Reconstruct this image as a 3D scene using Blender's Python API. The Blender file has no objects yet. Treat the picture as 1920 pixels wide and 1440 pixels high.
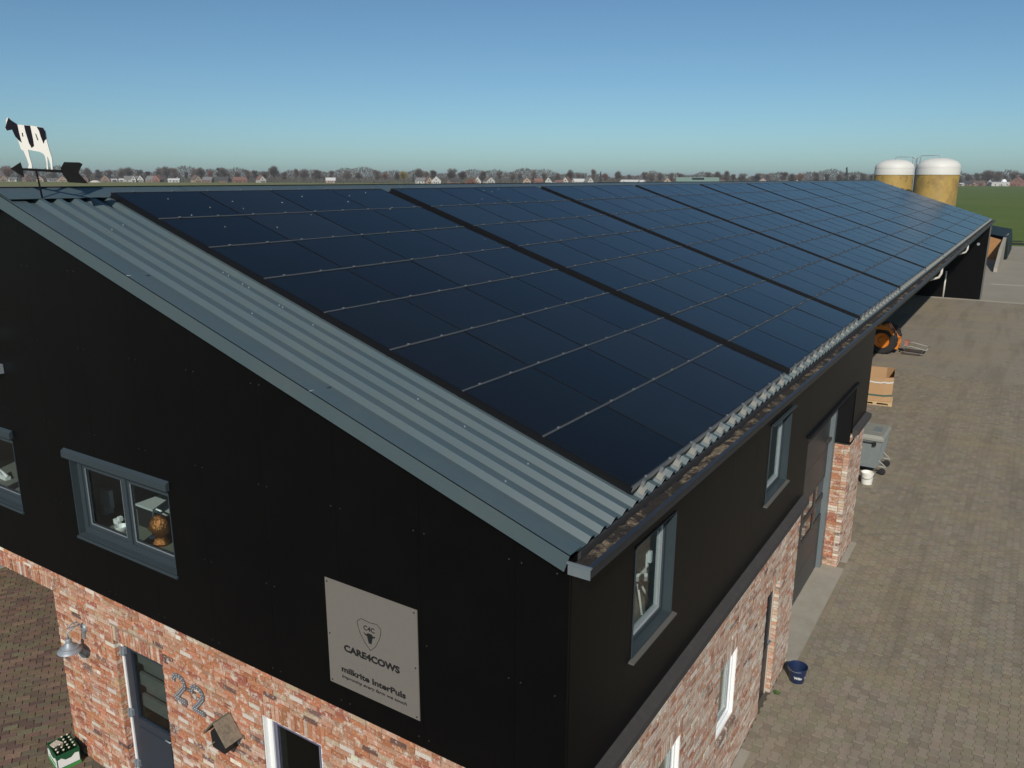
import bpy, math, random
from mathutils import Vector, Matrix
random.seed(7)
PI = math.pi
sc = bpy.context.scene
COL = sc.collection

# ------------------------------------------------------------------ camera
CAM = Vector((2.6725, -5.0671, 8.3613))
YAW, PITCH, ROLL, FPX = 0.5678, -0.2521, 0.0046, 1510.0
_r = Vector((math.cos(YAW), math.sin(YAW), 0)); _f = Vector((-math.sin(YAW), math.cos(YAW), 0)); _u = Vector((0, 0, 1))
F2 = _f*math.cos(PITCH) + _u*math.sin(PITCH); U2 = _u*math.cos(PITCH) - _f*math.sin(PITCH)
R3 = _r*math.cos(ROLL) + U2*math.sin(ROLL); U3 = U2*math.cos(ROLL) - _r*math.sin(ROLL)
cd = bpy.data.cameras.new('camera'); cam = bpy.data.objects.new('camera', cd); COL.objects.link(cam)
m = Matrix((R3, U3, -F2)).transposed().to_4x4(); m.translation = CAM
cam.matrix_world = m
cd.sensor_fit = 'HORIZONTAL'; cd.sensor_width = 36.0; cd.lens = FPX/1920*36
cd.clip_start = 0.1; cd.clip_end = 20000
sc.camera = cam
def ray(u, v): return F2 + R3*((u-960)/FPX) - U3*((v-720)/FPX)
def ground(u, v, z=0.0):
    r = ray(u, v); return CAM + r*((z-CAM.z)/r.z)
def far(u, depth):              # ground point at a given depth in the direction of column u
    r = ray(u, 335); q = CAM + r*depth; return Vector((q.x, q.y, 0))
def project(P):
    d = Vector(P)-CAM; z = d.dot(F2)
    return (960+FPX*d.dot(R3)/z, 720-FPX*d.dot(U3)/z, z)

# ------------------------------------------------------------------ sky, sun, exposure
SUN_EL, SUN_AZ = math.radians(35), math.radians(25)
w = bpy.data.worlds.new('World'); sc.world = w; w.use_nodes = True
nt = w.node_tree; nt.nodes.clear()
sky = nt.nodes.new('ShaderNodeTexSky'); sky.sky_type = 'NISHITA'; sky.sun_disc = False
sky.sun_elevation = SUN_EL; sky.sun_rotation = PI - SUN_AZ
sky.air_density = 0.7; sky.dust_density = 0.7; sky.ozone_density = 4.0; sky.altitude = 0
bg = nt.nodes.new('ShaderNodeBackground'); bg.inputs[1].default_value = 0.09
wo = nt.nodes.new('ShaderNodeOutputWorld')
tint = nt.nodes.new('ShaderNodeMix'); tint.data_type = 'RGBA'; tint.blend_type = 'MULTIPLY'; tint.inputs[0].default_value = 1.0
tint.inputs[7].default_value = (0.82, 0.98, 0.92, 1)
nt.links.new(sky.outputs[0], tint.inputs[6]); nt.links.new(tint.outputs[2], bg.inputs[0]); nt.links.new(bg.outputs[0], wo.inputs[0])
sl = bpy.data.lights.new('sun', 'SUN'); sl.energy = 3.9; sl.angle = math.radians(0.53); sl.color = (1.0, 0.94, 0.85)
so = bpy.data.objects.new('sun', sl); COL.objects.link(so)
SUN_DIR = Vector((-math.cos(SUN_EL)*math.sin(SUN_AZ), math.cos(SUN_EL)*math.cos(SUN_AZ), -math.sin(SUN_EL)))
so.rotation_euler = SUN_DIR.to_track_quat('-Z', 'Y').to_euler(); so.location = (10, -20, 30)
sc.view_settings.view_transform = 'Standard'; sc.view_settings.look = 'None'
sc.view_settings.exposure = 0.0; sc.view_settings.gamma = 1.0
sc.view_settings.use_curve_mapping = False
sc.render.engine = 'CYCLES'
sc.render.resolution_x = 1024; sc.render.resolution_y = 768

# ------------------------------------------------------------------ materials
def mat(name, col, rough=0.6, metal=0.0, spec=0.5, noise=None, bump=None, attr=None, rand=0.0, emit=None, coat=0.0, edge=None):
    """noise=(scale, amount, (colour2)) mixes in a second colour; bump=(scale, strength); attr = face colour attribute"""
    M = bpy.data.materials.new(name); M.use_nodes = True
    N = M.node_tree.nodes; Lk = M.node_tree.links
    b = N['Principled BSDF']
    b.inputs['Roughness'].default_value = rough; b.inputs['Metallic'].default_value = metal
    b.inputs['Specular IOR Level'].default_value = spec
    if coat: b.inputs['Coat Weight'].default_value = coat; b.inputs['Coat Roughness'].default_value = 0.1
    geo = N.new('ShaderNodeNewGeometry')
    if attr:
        a = N.new('ShaderNodeAttribute'); a.attribute_name = attr; src = a.outputs['Color']
    else:
        a = N.new('ShaderNodeRGB'); a.outputs[0].default_value = (*col, 1); src = a.outputs[0]
    if noise:
        for (s, amt, c2, lo, hi) in noise:
            n = N.new('ShaderNodeTexNoise'); n.inputs['Detail'].default_value = 6; n.inputs['Roughness'].default_value = 0.65
            if isinstance(s, tuple):       # stretched pattern, for wheel tracks and runs
                vs = N.new('ShaderNodeVectorMath'); vs.operation = 'MULTIPLY'; vs.inputs[1].default_value = s; n.inputs['Scale'].default_value = 1.0
                Lk.new(geo.outputs['Position'], vs.inputs[0]); Lk.new(vs.outputs[0], n.inputs['Vector'])
            else:
                n.inputs['Scale'].default_value = s; Lk.new(geo.outputs['Position'], n.inputs['Vector'])
            rp = N.new('ShaderNodeMapRange'); rp.inputs[1].default_value = lo; rp.inputs[2].default_value = hi; rp.inputs[4].default_value = amt
            Lk.new(n.outputs[0], rp.inputs[0])
            mx = N.new('ShaderNodeMix'); mx.data_type = 'RGBA'
            Lk.new(rp.outputs[0], mx.inputs[0]); Lk.new(src, mx.inputs[6]); mx.inputs[7].default_value = (*c2, 1)
            src = mx.outputs[2]
    if rand:
        oi = N.new('ShaderNodeObjectInfo'); rp = N.new('ShaderNodeMapRange'); rp.inputs[3].default_value = 1-rand; rp.inputs[4].default_value = 1+rand
        Lk.new(oi.outputs['Random'], rp.inputs[0])
        vm = N.new('ShaderNodeVectorMath'); vm.operation = 'SCALE'
        Lk.new(src, vm.inputs[0]); Lk.new(rp.outputs[0], vm.inputs['Scale']); src = vm.outputs[0]
    Lk.new(src, b.inputs['Base Color'])
    if bump:
        n = N.new('ShaderNodeTexNoise'); n.inputs['Scale'].default_value = bump[0]; n.inputs['Detail'].default_value = 5
        Lk.new(geo.outputs['Position'], n.inputs['Vector'])
        bp = N.new('ShaderNodeBump'); bp.inputs['Strength'].default_value = bump[1]; bp.inputs['Distance'].default_value = 0.02
        Lk.new(n.outputs[0], bp.inputs['Height']); Lk.new(bp.outputs[0], b.inputs['Normal'])
    if emit:
        b.inputs['Emission Color'].default_value = (*emit[0], 1); b.inputs['Emission Strength'].default_value = emit[1]
    return M
def glass_mat(name, tint=(0.9, 0.95, 0.95), mixf=None):
    M = bpy.data.materials.new(name); M.use_nodes = True
    N = M.node_tree.nodes; Lk = M.node_tree.links; N.clear()
    o = N.new('ShaderNodeOutputMaterial'); t = N.new('ShaderNodeBsdfTransparent'); t.inputs[0].default_value = (*tint, 1)
    g = N.new('ShaderNodeBsdfGlossy'); g.inputs['Roughness'].default_value = 0.02
    lwt = N.new('ShaderNodeLayerWeight'); lwt.inputs[0].default_value = .5
    pw = N.new('ShaderNodeMath'); pw.operation = 'POWER'; pw.inputs[1].default_value = 4.5; Lk.new(lwt.outputs['Facing'], pw.inputs[0])
    f = N.new('ShaderNodeMath'); f.operation = 'MULTIPLY_ADD'; f.inputs[1].default_value = .9; f.inputs[2].default_value = .035; Lk.new(pw.outputs[0], f.inputs[0])
    mx = N.new('ShaderNodeMixShader')
    Lk.new(f.outputs[0], mx.inputs[0]); Lk.new(t.outputs[0], mx.inputs[1]); Lk.new(g.outputs[0], mx.inputs[2]); Lk.new(mx.outputs[0], o.inputs[0])
    return M

M_CLAD = mat('black_cladding', (0.0022, 0.0022, 0.0024), 0.38, spec=0.16, noise=[(0.7, 0.6, (0.0042, 0.0041, 0.0039), .4, .75), (60, .5, (.012, .0115, .0105), .66, .8), (3.2, .5, (.0048, .0046, .0043), .5, .75), ((9, 9, .5), .3, (.005, .005, .0048), .56, .74)])
M_TRIMB = mat('black_trim', (0.006, 0.006, 0.0065), 0.5, spec=.25)
M_SCREW = mat('dull_screw', (0.05, 0.05, 0.05), 0.5)
M_ROOF = mat('roof_sheet_grey', (0.064, 0.094, 0.106), 0.4, spec=0.5, noise=[(1.3, .4, (0.095, 0.112, 0.106), .45, .75), (30, .25, (0.065, 0.08, 0.08), .5, .8), (48, .5, (.20, .20, .17), .66, .74), (4, .35, (.07, .085, .085), .52, .7)])
M_ROOFD = mat('roof_underside', (0.03, 0.03, 0.032), 0.8)
M_FRAME = mat('anthracite_frame', (0.034, 0.047, 0.055), 0.4, spec=0.4, noise=[(6, .3, (0.048, 0.062, 0.068), .5, .8)])
M_GUT = mat('gutter_metal', (0.02, 0.023, 0.029), 0.4, spec=0.5, noise=[(3, .5, (0.04, 0.039, 0.038), .45, .75)])
M_GUTEND = mat('gutter_end_metal', (0.13, 0.155, 0.17), 0.45, noise=[(12, .5, (0.25, 0.22, 0.18), .5, .8)])
M_DEBRIS = mat('gutter_debris', (0.018, 0.014, 0.011), 0.95, noise=[(5, 1, (0.19, 0.145, 0.095), .5, .62), (45, .8, (0.012, 0.01, 0.008), .5, .62)], bump=(40, 1.0))
M_PANEL = mat('panel_glass', (0.0052, 0.0054, 0.0066), 0.24, spec=0.26, rand=0.5, noise=[(0.35, .6, (0.006, 0.0095, 0.0115), .4, .7), (1.1, .35, (.014, .014, .015), .55, .8)])
M_PFRAME = mat('panel_frame', (0.004, 0.004, 0.005), 0.45)
M_RAIL = mat('rail_aluminium', (0.30, 0.31, 0.31), 0.45, metal=0.6)
M_HOOK = mat('hook_block', (0.27, 0.27, 0.245), 0.7)
M_BRICK = mat('reclaimed_brick', (0.4, 0.2, 0.1), 0.9, spec=0.2, attr='bcol', noise=[(9, .85, (0.63, 0.55, 0.46), .54, .62), (28, .8, (0.64, 0.57, 0.48), .57, .64), (17, .5, (0.22, 0.09, 0.06), .58, .72)], bump=(60, .6))
M_MORTAR = mat('mortar', (0.30, 0.24, 0.175), 0.95, spec=0.1, noise=[(14, .6, (0.19, 0.15, 0.11), .45, .7)], bump=(80, .5))
M_LEDGE = mat('ledge_grey', (0.045, 0.041, 0.039), 0.8, noise=[(8, .6, (0.07, 0.063, 0.056), .45, .75)], bump=(70, .3))
M_WHITE = mat('white_paint', (0.78, 0.78, 0.77), 0.45)
M_STEELB = mat('blue_grey_steel', (0.13, 0.155, 0.165), 0.5, noise=[(4, .5, (0.17, 0.185, 0.185), .45, .75)])
M_DOORG = mat('overhead_door', (0.035, 0.036, 0.037), 0.42, noise=[(2, .4, (0.045, 0.045, 0.045), .4, .7)])
M_DOORB = mat('door_blue_grey', (0.028, 0.036, 0.05), 0.4)
M_GLASS = glass_mat('window_glass')
M_DGLASS = mat('dark_door_glass', (0.012, 0.013, 0.013), 0.03, spec=0.9)
M_SIGN = mat('sign_plate', (0.15, 0.135, 0.118), 0.55, noise=[(7, .5, (0.145, 0.135, 0.12), .4, .7), (90, .5, (0.21, 0.19, 0.165), .5, .7)])
M_LETTER = mat('letter_black', (0.007, 0.007, 0.008), 0.6)
M_GALV = mat('galvanised', (0.28, 0.31, 0.34), 0.5, metal=0.3, noise=[(25, .5, (0.2, 0.22, 0.24), .45, .7)])
M_BLACK = mat('matt_black', (0.01, 0.01, 0.011), 0.6)
M_RUBBER = mat('rubber', (0.013, 0.013, 0.013), 0.85, noise=[(12, .6, (0.05, 0.045, 0.038), .5, .75)])
M_CONC = mat('concrete', (0.33, 0.30, 0.245), 0.9, noise=[(2.5, .6, (0.24, 0.215, 0.17), .4, .7), (30, .4, (0.36, 0.34, 0.3), .5, .7)], bump=(50, .2))
M_PLASTER = mat('interior_wall', (0.30, 0.28, 0.25), 0.9)
M_INFLOOR = mat('interior_floor', (0.16, 0.14, 0.115), 0.7)
M_DARKIN = mat('interior_dark', (0.035, 0.033, 0.03), 0.9)
M_PAVER = mat('paver_concrete', (0.2, 0.17, 0.14), 0.92, spec=0.25, attr='bcol', noise=[(0.33, .45, (0.27, 0.225, 0.15), .5, .72), (0.8, .3, (0.17, 0.15, 0.122), .52, .7), (45, .4, (0.17, 0.147, 0.11), .48, .7), (0.12, .45, (0.285, 0.23, 0.14), .48, .66), (2.6, .6, (0.11, 0.095, 0.075), .62, .70), ((1.5, .13, 1.0), .5, (.16, .137, .10), .5, .64), ((.16, .9, 1.0), .4, (.30, .245, .15), .54, .68)], bump=(90, .5))
M_JOINT = mat('joint_sand', (0.085, 0.072, 0.055), 0.95, noise=[(1.2, .6, (0.12, 0.098, 0.068), .45, .7)])
M_CLINK = mat('clinker_paver', (0.2, 0.12, 0.09), 0.85, spec=0.3, attr='bcol', noise=[(0.9, .6, (0.15, 0.125, 0.08), .45, .68), (14, .4, (0.10, 0.075, 0.06), .5, .7)], bump=(60, .5))
M_CARD = mat('cardboard', (0.40, 0.245, 0.125), 0.85, noise=[(3, .3, (0.46, 0.29, 0.155), .4, .7)])
M_CARDIN = mat('cardboard_inside', (0.38, 0.22, 0.11), 0.9)
M_WOOD = mat('pallet_wood', (0.52, 0.37, 0.2), 0.85, noise=[(9, .5, (0.40, 0.27, 0.14), .4, .7)])
M_GREYWOOD = mat('weathered_wood', (0.23, 0.185, 0.135), 0.9, noise=[(18, .7, (0.11, 0.09, 0.07), .45, .65)], bump=(60, .6))
M_ORANGE = mat('orange_paint', (0.62, 0.19, 0.015), 0.45, noise=[(5, .4, (0.42, 0.14, 0.02), .5, .75)])
M_BIN = mat('bin_plastic', (0.175, 0.20, 0.205), 0.55, noise=[(6, .5, (0.23, 0.235, 0.22), .45, .7)])
M_BINLID = mat('bin_lid', (0.25, 0.25, 0.215), 0.65, noise=[(5, .6, (0.19, 0.195, 0.18), .45, .7), (30, .3, (0.3, 0.28, 0.24), .5, .7)])
M_BLUE = mat('blue_plastic', (0.012, 0.024, 0.07), 0.4, coat=.1)
M_WBUCK = mat('white_plastic', (0.72, 0.70, 0.64), 0.5, noise=[(9, .4, (0.55, 0.5, 0.42), .5, .75)])
M_GREEN = mat('crate_green', (0.012, 0.085, 0.035), 0.45)
M_GREENL = mat('crate_green_light', (0.06, 0.26, 0.07), 0.45)
M_BOTTLE = mat('bottle_glass', (0.006, 0.02, 0.008), 0.08, spec=0.8)
M_CAP = mat('bottle_cap', (0.62, 0.58, 0.46), 0.4, metal=.3)
M_BRONZE = mat('bronze', (0.42, 0.17, 0.055), 0.32, metal=0.85, bump=(45, 1.0))
M_SILO = mat('silo_yellow', (0.40, 0.265, 0.07), 0.6, noise=[(0.8, .6, (0.30, 0.20, 0.065), .42, .7), (2.2, .8, (0.13, 0.085, 0.035), .56, .68), (.5, .6, (.2, .125, .045), .5, .64)])
M_SILOW = mat('silo_white', (0.62, 0.61, 0.57), 0.55, noise=[(0.8, .35, (0.58, 0.57, 0.52), .5, .75)])
M_SILAGE = mat('silage', (0.34, 0.17, 0.065), 0.95, noise=[(1.5, .6, (0.42, 0.24, 0.1), .4, .7), (8, .5, (0.22, 0.11, 0.05), .5, .7)], bump=(6, 1.0))
M_TARP = mat('tarp', (0.012, 0.02, 0.018), 0.6, spec=.2, bump=(3, 1.0))
M_PIPE = mat('white_pipe', (0.62, 0.60, 0.53), 0.5)
M_SHEDIN = mat('shed_wall', (0.03, 0.029, 0.028), 0.75, noise=[(1, .5, (0.045, 0.043, 0.04), .45, .7)])
M_BARK = mat('bare_bark', (0.085, 0.068, 0.056), 0.95)
M_TWIG = mat('bare_twigs', (0.125, 0.097, 0.078), 0.95, rand=0.25)
M_TWIGR = mat('reddish_twigs', (0.20, 0.10, 0.07), 0.95)
M_TWIGY = mat('willow_twigs', (0.26, 0.20, 0.055), 0.95)
M_NEEDLE = mat('needles', (0.022, 0.042, 0.026), 0.9, rand=0.3)
M_WOODS = mat('far_wood', (0.09, 0.072, 0.062), 0.95, noise=[(0.03, .8, (0.085, 0.075, 0.062), .42, .65)])
M_HB = [mat('house_brick_'+n, c, 0.9, noise=[(2, .4, tuple(k*.75 for k in c), .45, .7)]) for n, c in (('brown', (0.21, 0.14, 0.105)), ('red', (0.26, 0.13, 0.095)), ('tan', (0.34, 0.255, 0.185)), ('white', (0.47, 0.46, 0.43)), ('pink', (0.37, 0.27, 0.23)))]
M_HR = [mat('house_roof_'+n, c, 0.85) for n, c in (('dark', (0.05, 0.048, 0.05)), ('red', (0.19, 0.095, 0.07)), ('brown', (0.12, 0.085, 0.07)), ('grey', (0.16, 0.155, 0.15)), ('light', (0.5, 0.5, 0.49)), ('green', (0.16, 0.235, 0.19)))]
M_HGREEN = mat('green_sheet', (0.10, 0.155, 0.11), 0.7)
M_HWIN = mat('house_window', (0.03, 0.035, 0.04), 0.15)
M_HDOOR = mat('house_door', (0.07, 0.045, 0.035), 0.6)
M_FARLAND = mat('far_ground', (0.14, 0.125, 0.07), 0.95, spec=0.1, noise=[(0.006, .8, (0.12, 0.15, 0.05), .4, .65), (0.15, .3, (0.10, 0.09, 0.05), .45, .7)])
M_PASTURE = mat('pasture_grass', (0.15, 0.165, 0.05), 0.95, spec=0.1, noise=[(0.012, .8, (0.19, 0.165, 0.07), .4, .65), (0.2, .4, (0.10, 0.12, 0.04), .45, .7)])
M_PLOUGH = mat('bare_field', (0.185, 0.15, 0.105), 0.95, spec=0.1, noise=[(0.02, .7, (0.15, 0.14, 0.07), .4, .65)])
M_CROP = mat('green_crop', (0.088, 0.135, 0.020), 0.95, spec=0.15, noise=[(0.02, .7, (0.13, 0.155, 0.035), .4, .65), (0.25, .55, (0.145, 0.145, 0.05), .48, .68), (1.4, .5, (0.05, 0.095, 0.016), .45, .65)])

# ------------------------------------------------------------------ mesh helpers
class MB:
    def __init__(s): s.v = []; s.f = []; s.m = []; s.c = []; s.sm = []
    def face(s, idx, mi=0, col=None, sm=False): s.f.append(tuple(idx)); s.m.append(mi); s.c.append(col or (.5, .5, .5)); s.sm.append(sm)
    def add(s, vs): n = len(s.v); s.v.extend([tuple(q) for q in vs]); return n
    def box(s, x0, x1, y0, y1, z0, z1, mi=0, col=None, T=None):
        P = [(x, y, z) for z in (z0, z1) for y in (y0, y1) for x in (x0, x1)]
        if T: P = [T(*q) for q in P]
        n = s.add(P)
        for q in ((0, 2, 3, 1), (4, 5, 7, 6), (0, 1, 5, 4), (2, 6, 7, 3), (0, 4, 6, 2), (1, 3, 7, 5)): s.face([n+k for k in q], mi, col)
        return s
    def prism(s, pts, h0, h1, axis='z', mi=0, T=None):   # extruded polygon
        def mk(a, b, h): return {'z': (a, b, h), 'y': (a, h, b), 'x': (h, a, b)}[axis]
        P = [mk(a, b, h0) for a, b in pts]+[mk(a, b, h1) for a, b in pts]
        if T: P = [T(*q) for q in P]
        k = len(pts); n = s.add(P)
        s.face([n+i for i in range(k)][::-1], mi); s.face([n+k+i for i in range(k)], mi)
        for i in range(k): j = (i+1) % k; s.face((n+i, n+j, n+k+j, n+k+i), mi)
        return s
    def tube(s, path, r, seg=8, mi=0, cap=True, sm=True):
        path = [Vector(q) for q in path]; rings = []
        rr = r if isinstance(r, (list, tuple)) else [r]*len(path)
        for i, q in enumerate(path):
            d = (path[min(i+1, len(path)-1)]-path[max(i-1, 0)]).normalized()
            a = d.orthogonal().normalized() if i == 0 else (rings_a - d*rings_a.dot(d)).normalized()
            rings_a = a; b = d.cross(a)
            rings.append(s.add([q+(a*math.cos(2*PI*k/seg)+b*math.sin(2*PI*k/seg))*rr[i] for k in range(seg)]))
        for i in range(len(rings)-1):
            for k in range(seg):
                j = (k+1) % seg; s.face((rings[i]+k, rings[i]+j, rings[i+1]+j, rings[i+1]+k), mi, sm=sm)
        if cap:
            s.face([rings[0]+k for k in range(seg)][::-1], mi); s.face([rings[-1]+k for k in range(seg)], mi)
        return s
    def lathe(s, prof, seg=24, c=(0, 0, 0), mi=0, sm=True, T=None):
        def ring(r, z):
            P = [(c[0]+r*math.cos(2*PI*k/seg), c[1]+r*math.sin(2*PI*k/seg), c[2]+z) for k in range(seg)]
            return s.add([T(*q) for q in P] if T else P)
        prev = ring(*prof[0])
        for i in range(len(prof)-1):
            if i > 0:      # a sharp turn of the profile starts a new ring so that shading stays crisp
                a0 = math.atan2(prof[i][1]-prof[i-1][1], prof[i][0]-prof[i-1][0]); a1 = math.atan2(prof[i+1][1]-prof[i][1], prof[i+1][0]-prof[i][0])
                if abs((a1-a0+PI) % (2*PI)-PI) > .6: prev = ring(*prof[i])
            cur = ring(*prof[i+1])
            for k in range(seg):
                j = (k+1) % seg; s.face((prev+k, prev+j, cur+j, cur+k), mi, sm=sm)
            prev = cur
        return s
    def mesh(s, name, mats):
        me = bpy.data.meshes.new(name); me.from_pydata(s.v, [], s.f)
        for q in (mats if isinstance(mats, (list, tuple)) else [mats]): me.materials.append(q)
        me.polygons.foreach_set('material_index', s.m); me.polygons.foreach_set('use_smooth', s.sm)
        if any(q != (.5, .5, .5) for q in s.c):
            at = me.attributes.new('bcol', 'FLOAT_COLOR', 'FACE'); at.data.foreach_set('color', [t for q in s.c for t in (*q, 1.0)])
        me.update(); return me
    def build(s, name, mats, parent=None, loc=None, rot=None): return link(name, s.mesh(name, mats), parent, loc, rot)
def link(name, me, parent=None, loc=None, rot=None):
    o = bpy.data.objects.new(name, me); COL.objects.link(o)
    if parent: o.parent = parent
    if loc is not None: o.location = loc
    if rot is not None: o.rotation_euler = rot
    return o
def tag(o, label=None, cat=None, group=None, kind=None):
    if label: o['label'] = label
    if cat: o['category'] = cat
    if group: o['group'] = group
    if kind: o['kind'] = kind
    return o
def thing(name, loc, label, cat, group=None, rz=0):
    o = link(name, None, None, loc, (0, 0, rz)); o.empty_display_size = 0.2
    return tag(o, label, cat, group)
def copy_tree(o, parent=None):
    c = o.copy(); COL.objects.link(c); c.parent = parent
    for ch in o.children: copy_tree(ch, c)
    return c
def vary(c, k): t = 1+random.uniform(-k, k); return tuple(max(0, q*t*(1+random.uniform(-k, k)*.35)) for q in c)
def rect_minus(a0, a1, b0, b1, holes):
    """cells of a rectangle left over after cutting rectangular holes"""
    xs = sorted({a0, a1, *[q for h in holes for q in h[:2] if a0 < q < a1]})
    out = []
    for i in range(len(xs)-1):
        xm = (xs[i]+xs[i+1])/2; cur = b0
        for h in sorted([h for h in holes if h[0] < xm < h[1]], key=lambda h: h[2]):
            if h[2] > cur: out.append((xs[i], xs[i+1], cur, min(h[2], b1)))
            cur = max(cur, h[3])
        if cur < b1: out.append((xs[i], xs[i+1], cur, b1))
    return out
TG = lambda a, o, z: (a, -o, z)      # gable plane: along x, out towards -y
TL = lambda a, o, z: (o, a, z)       # long wall:   along y, out towards +x
def flat_panels_text(txt, size, mt, parent, loc, rot, name='lettering', ext=0.002, shear=0, align='LEFT', offset=0.0, width=None, space=1.0):
    cu = bpy.data.curves.new(name, 'FONT'); cu.body = txt; cu.size = size; cu.extrude = ext; cu.shear = shear; cu.align_x = align; cu.offset = offset; cu.space_character = space; cu.resolution_u = 3
    t = bpy.data.objects.new(name, cu); COL.objects.link(t)
    bpy.context.view_layer.update()
    me = bpy.data.meshes.new_from_object(t.evaluated_get(bpy.context.evaluated_depsgraph_get()))
    bpy.data.objects.remove(t)
    me.materials.clear(); me.materials.append(mt)
    if width:
        xs = [v.co.x for v in me.vertices]; k = width/(max(xs)-min(xs)); x0 = min(xs) if align == 'LEFT' else 0
        for v in me.vertices: v.co.x = (v.co.x-x0)*k
    return link(name, me, parent, loc, rot)

# ------------------------------------------------------------------ dimensions of the barn
SLOPE = 0.3188; CS, SN = math.cos(SLOPE), math.sin(SLOPE); TN = SN/CS
ZP = 5.7098                       # panel plane height at x = 0
RIDGE_X = -7.78; FAR_Y = 62.3; WALL_END = 14.15
N_UP = Vector((SN, 0, CS)); A_UP = Vector((-CS, 0, SN))
def on_roof(s, y, off=0.0):        # s up the slope from x=0, off along the normal from the panel plane
    return Vector((0, y, ZP)) + A_UP*s + N_UP*off
ZS = lambda x, off=-0.12: ZP - TN*x + off/CS      # height of a parallel plane above x
S_EAVE, S_RIDGE = -0.085, 7.78/CS
ZB = 3.14; ZL = 0.27               # cladding foot; level of the yard left of the barn

# ================================================================== GROUND
def sheet(name, pts, z, mt, parent=None):
    mb = MB(); n = mb.add([(x, y, z) for x, y in pts]); mb.face([n+i for i in range(len(pts))])
    o = mb.build(name, mt, parent)
    return tag(o, kind='structure')
g = MB(); n = g.add([(6000*math.cos(2*PI*k/48), 6000*math.sin(2*PI*k/48), -0.05) for k in range(48)]); g.face([n+k for k in range(48)])
tag(g.build('ground', M_FARLAND), kind='structure')
q = [far(u, d) for u, d in ((-900, 250), (1150, 250), (1150, 600), (-900, 600))]
sheet('ploughed_field', [(p.x, p.y) for p in q], -0.03, M_PLOUGH)
q = [far(u, d) for u, d in ((-900, 600), (1150, 600), (1150, 930), (-900, 930))]
sheet('pasture', [(p.x, p.y) for p in q], -0.03, M_PASTURE)
q = [far(1300, 930), far(2600, 930)]
sheet('crop_field', [(-60, 118), (300, 118), (q[1].x, q[1].y), (q[0].x, q[0].y)], -0.025, M_CROP)
sheet('concrete_yard', [(-20, 60.6), (60, 60.6), (60, 118), (-20, 118)], -0.012, mat('yard_concrete', (0.27, 0.24, 0.19), 0.92, noise=[(0.25, .6, (0.225, 0.195, 0.145), .42, .68), (1.2, .4, (0.29, 0.265, 0.215), .5, .7)]))
for y0, y1, nm in ((60.45, 60.95, 'kerb'), (71.7, 72.3, 'drain_strip')):
    mb = MB(); mb.box(-3.2 if nm == 'kerb' else 0.2, 30, y0, y1, -0.05, 0.012); tag(mb.build(nm, M_CONC), kind='structure')

# --- yard of interlocking concrete pavers on the right
YX0, YX1, YY0, YY1 = -4.2, 9.0, 3.0, 34.0
yard = tag(MB().box(-4.6, 60, -30, 60.4, -0.06, -0.016).build('yard_paving', M_JOINT), kind='structure')
far_pav = bpy.data.materials.new('far_paving'); far_pav.use_nodes = True
N = far_pav.node_tree.nodes; Lk = far_pav.node_tree.links; b = N['Principled BSDF']; b.inputs['Roughness'].default_value = .92; b.inputs['Specular IOR Level'].default_value = .25
geo = N.new('ShaderNodeNewGeometry'); br = N.new('ShaderNodeTexBrick'); br.inputs['Scale'].default_value = 1.0
br.inputs['Brick Width'].default_value = .2; br.inputs['Row Height'].default_value = .142; br.inputs['Mortar Size'].default_value = .008
br.inputs['Color1'].default_value = (.262, .23, .182, 1); br.inputs['Color2'].default_value = (.245, .214, .168, 1); br.inputs['Mortar'].default_value = (.17, .147, .115, 1)
Lk.new(geo.outputs['Position'], br.inputs['Vector'])
src = br.outputs[0]
for s_, amt, c2, lo, hi in ((.33, .45, (.27, .225, .15), .5, .72), (.8, .3, (.17, .15, .122), .52, .7), (.12, .45, (.285, .23, .14), .48, .66), (2.6, .6, (.11, .095, .075), .62, .70), ((1.5, .13, 1.0), .5, (.16, .137, .10), .5, .64), ((.16, .9, 1.0), .4, (.30, .245, .15), .54, .68)):
    nn = N.new('ShaderNodeTexNoise'); nn.inputs['Scale'].default_value = 1.0; nn.inputs['Detail'].default_value = 6
    vs = N.new('ShaderNodeVectorMath'); vs.operation = 'MULTIPLY'; vs.inputs[1].default_value = s_ if isinstance(s_, tuple) else (s_, s_, s_)
    Lk.new(geo.outputs['Position'], vs.inputs[0]); Lk.new(vs.outputs[0], nn.inputs['Vector'])
    rp = N.new('ShaderNodeMapRange'); rp.inputs[1].default_value = lo; rp.inputs[2].default_value = hi; rp.inputs[4].default_value = amt; Lk.new(nn.outputs[0], rp.inputs[0])
    mx = N.new('ShaderNodeMix'); mx.data_type = 'RGBA'; Lk.new(rp.outputs[0], mx.inputs[0]); Lk.new(src, mx.inputs[6]); mx.inputs[7].default_value = (*c2, 1); src = mx.outputs[2]
Lk.new(src, b.inputs['Base Color'])
sheet('distant_paving', [(-4.6, YY1), (60, YY1), (60, 60.4), (-4.6, 60.4)], -0.003, far_pav, None)
sheet('side_paving', [(YX1, -30), (60, -30), (60, YY1), (YX1, YY1)], -0.003, far_pav, None)

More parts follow.
